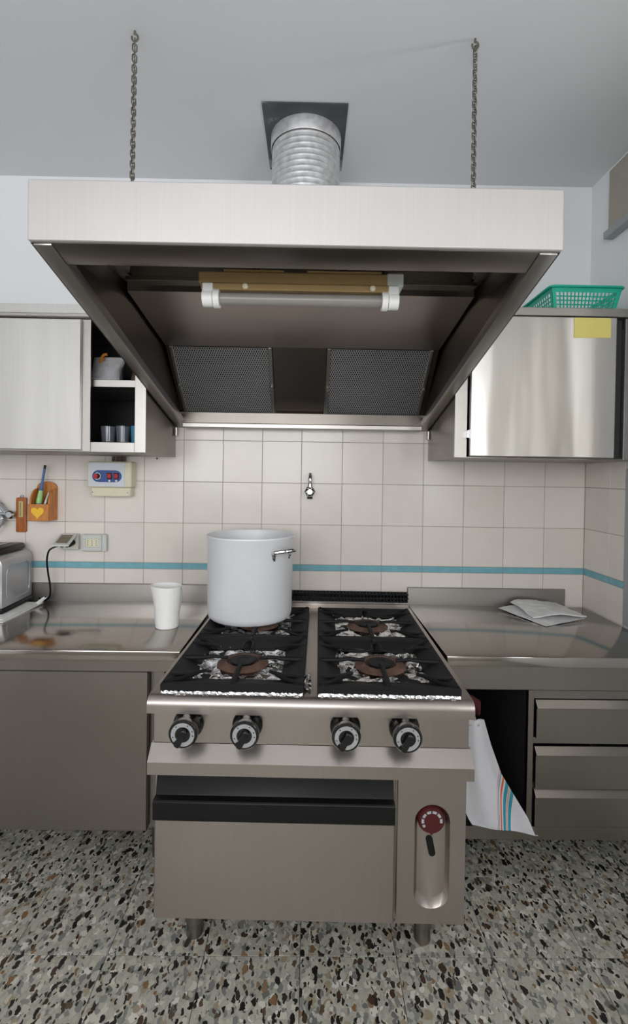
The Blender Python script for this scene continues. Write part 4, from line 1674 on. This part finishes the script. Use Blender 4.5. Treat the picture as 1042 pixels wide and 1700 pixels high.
obj('lever', B((tw[0] + .046, tw[0] + .060, y0 - .018, y0 - .0045, CT + .052, CT + .064), bev=.002), M['silver'], toa)
bm = new()
tube(bm, [(tw[0] + .0985, y, z) for y, z in rrect(y0 + .035, y1 - .03, CT + .055, CT + .205, .03)], .0022, 6, closed=True)
obj('side_groove', bm, M['silver'], toa)

cl = thing('folded_cloth', 'white folded cloth spread under the toaster', 'cloth', (-1.40, -0.2, CT))
sheet(bilinear((-1.62, -0.415, CT + .005), (-1.232, -0.372, CT + .005), (-1.236, -0.075, CT + .005), (-1.62, -0.055, CT + .005), 20, 14, lambda u, v: .0008 * math.sin(9 * u + 5 * v)), 'layer', M['white_paper'], cl, .004)
sheet(bilinear((-1.62, -0.400, CT + .0092), (-1.245, -0.352, CT + .0092), (-1.250, -0.085, CT + .0092), (-1.62, -0.065, CT + .0092), 20, 14, lambda u, v: .0003 * math.sin(9 * u + 5 * v)), 'layer', M['white_paper'], cl, .003)
sheet(bilinear((-1.258, -0.105, CT + .010), (-1.228, -0.110, CT + .008), (-1.216, -0.075, CT + .030), (-1.240, -0.070, CT + .028), 6, 6, lambda u, v: .003 * math.sin(8 * u)), 'turned_corner', M['white_paper'], cl, .002)

# ================================================================== TOWEL
tv = thing('dish_towel', 'white dish towel with orange and teal stripes hanging beside the oven', 'towel', (0.60, -0.72, 0.28))


def towel_layer(name, rows, ydep, amp, freq, u0, u1, lab=None, thick=.003, nu=28, nv=36):
    """rows: list of (z, x_left, x_right) from top to bottom"""
    bm = new()
    uvl = bm.loops.layers.uv.new('UVMap')
    g = []
    for j in range(nv + 1):
        f = j / nv * (len(rows) - 1)
        k = min(int(f), len(rows) - 2)
        t = f - k
        zl = [rows[k][i] * (1 - t) + rows[k + 1][i] * t for i in range(4)]
        row = []
        for i in range(nu + 1):
            u = i / nu
            x = zl[1] * (1 - u) + zl[2] * u
            y = ydep + amp * math.sin(freq * u * 2 * math.pi + 1.4 * j / nv) * (.35 + .65 * (1 - abs(2 * j / nv - 1)))
            row.append((x, y, zl[0] + zl[3] * u, x))
        g.append(row)
    vs = {}
    for s, off in ((0, 0), (1, thick)):
        for j, row in enumerate(g):
            for i, p in enumerate(row):
                vs[s, j, i] = bm.verts.new((p[0], p[1] + off, p[2]))

    def face(keys):
        f = bm.faces.new([vs[k] for k in keys])
        for lp, k in zip(f.loops, keys):
            lp[uvl].uv = ((g[k[1]][k[2]][3] - u0) / (u1 - u0), 0)
    for j in range(nv):
        for i in range(nu):
            face([(0, j, i), (0, j, i + 1), (0, j + 1, i + 1), (0, j + 1, i)])
            face([(1, j, i), (1, j + 1, i), (1, j + 1, i + 1), (1, j, i + 1)])
    for j in range(nv):
        face([(0, j, 0), (0, j + 1, 0), (1, j + 1, 0), (1, j, 0)])
        face([(0, j, nu), (1, j, nu), (1, j + 1, nu), (0, j + 1, nu)])
    for i in range(nu):
        face([(0, 0, i), (1, 0, i), (1, 0, i + 1), (0, 0, i + 1)])
        face([(0, nv, i), (0, nv, i + 1), (1, nv, i + 1), (1, nv, i)])
    return obj(name, bm, M['towel'], tv, lab)


# rows: z at the left edge, x left, x right, z offset at the right edge
towel_layer('layer', [(0.655, 0.522, 0.582, 0.004), (0.58, 0.512, 0.605, 0.0), (0.495, 0.510, 0.640, -0.01), (0.44, 0.512, 0.680, -0.02), (0.37, 0.520, 0.730, -0.03), (0.325, 0.540, 0.757, -0.045), (0.308, 0.552, 0.768, -0.030)], -0.755, .010, 1.6, 0.30, 0.90)
towel_layer('layer', [(0.650, 0.500, 0.565, 0.002), (0.50, 0.497, 0.60, 0.0), (0.40, 0.497, 0.60, 0.01), (0.326, 0.498, 0.585, 0.018)], -0.728, .008, 1.2, 0.10, 0.70)
bm = new()
tube(bm, [(0.500, -0.63, 0.640), (0.52, -0.64, 0.660), (0.545, -0.65, 0.655), (0.575, -0.64, 0.664), (0.60, -0.625, 0.650), (0.612, -0.62, 0.61)], [.016, .024, .020, .026, .020, .008], 14)
tag(obj('red_cloth', bm, plain('dark_red_fabric', '4a1013', 0.9, var=0.2, bump=0.3)), 'dark red cloth bunched above the striped dish towel', 'cloth')
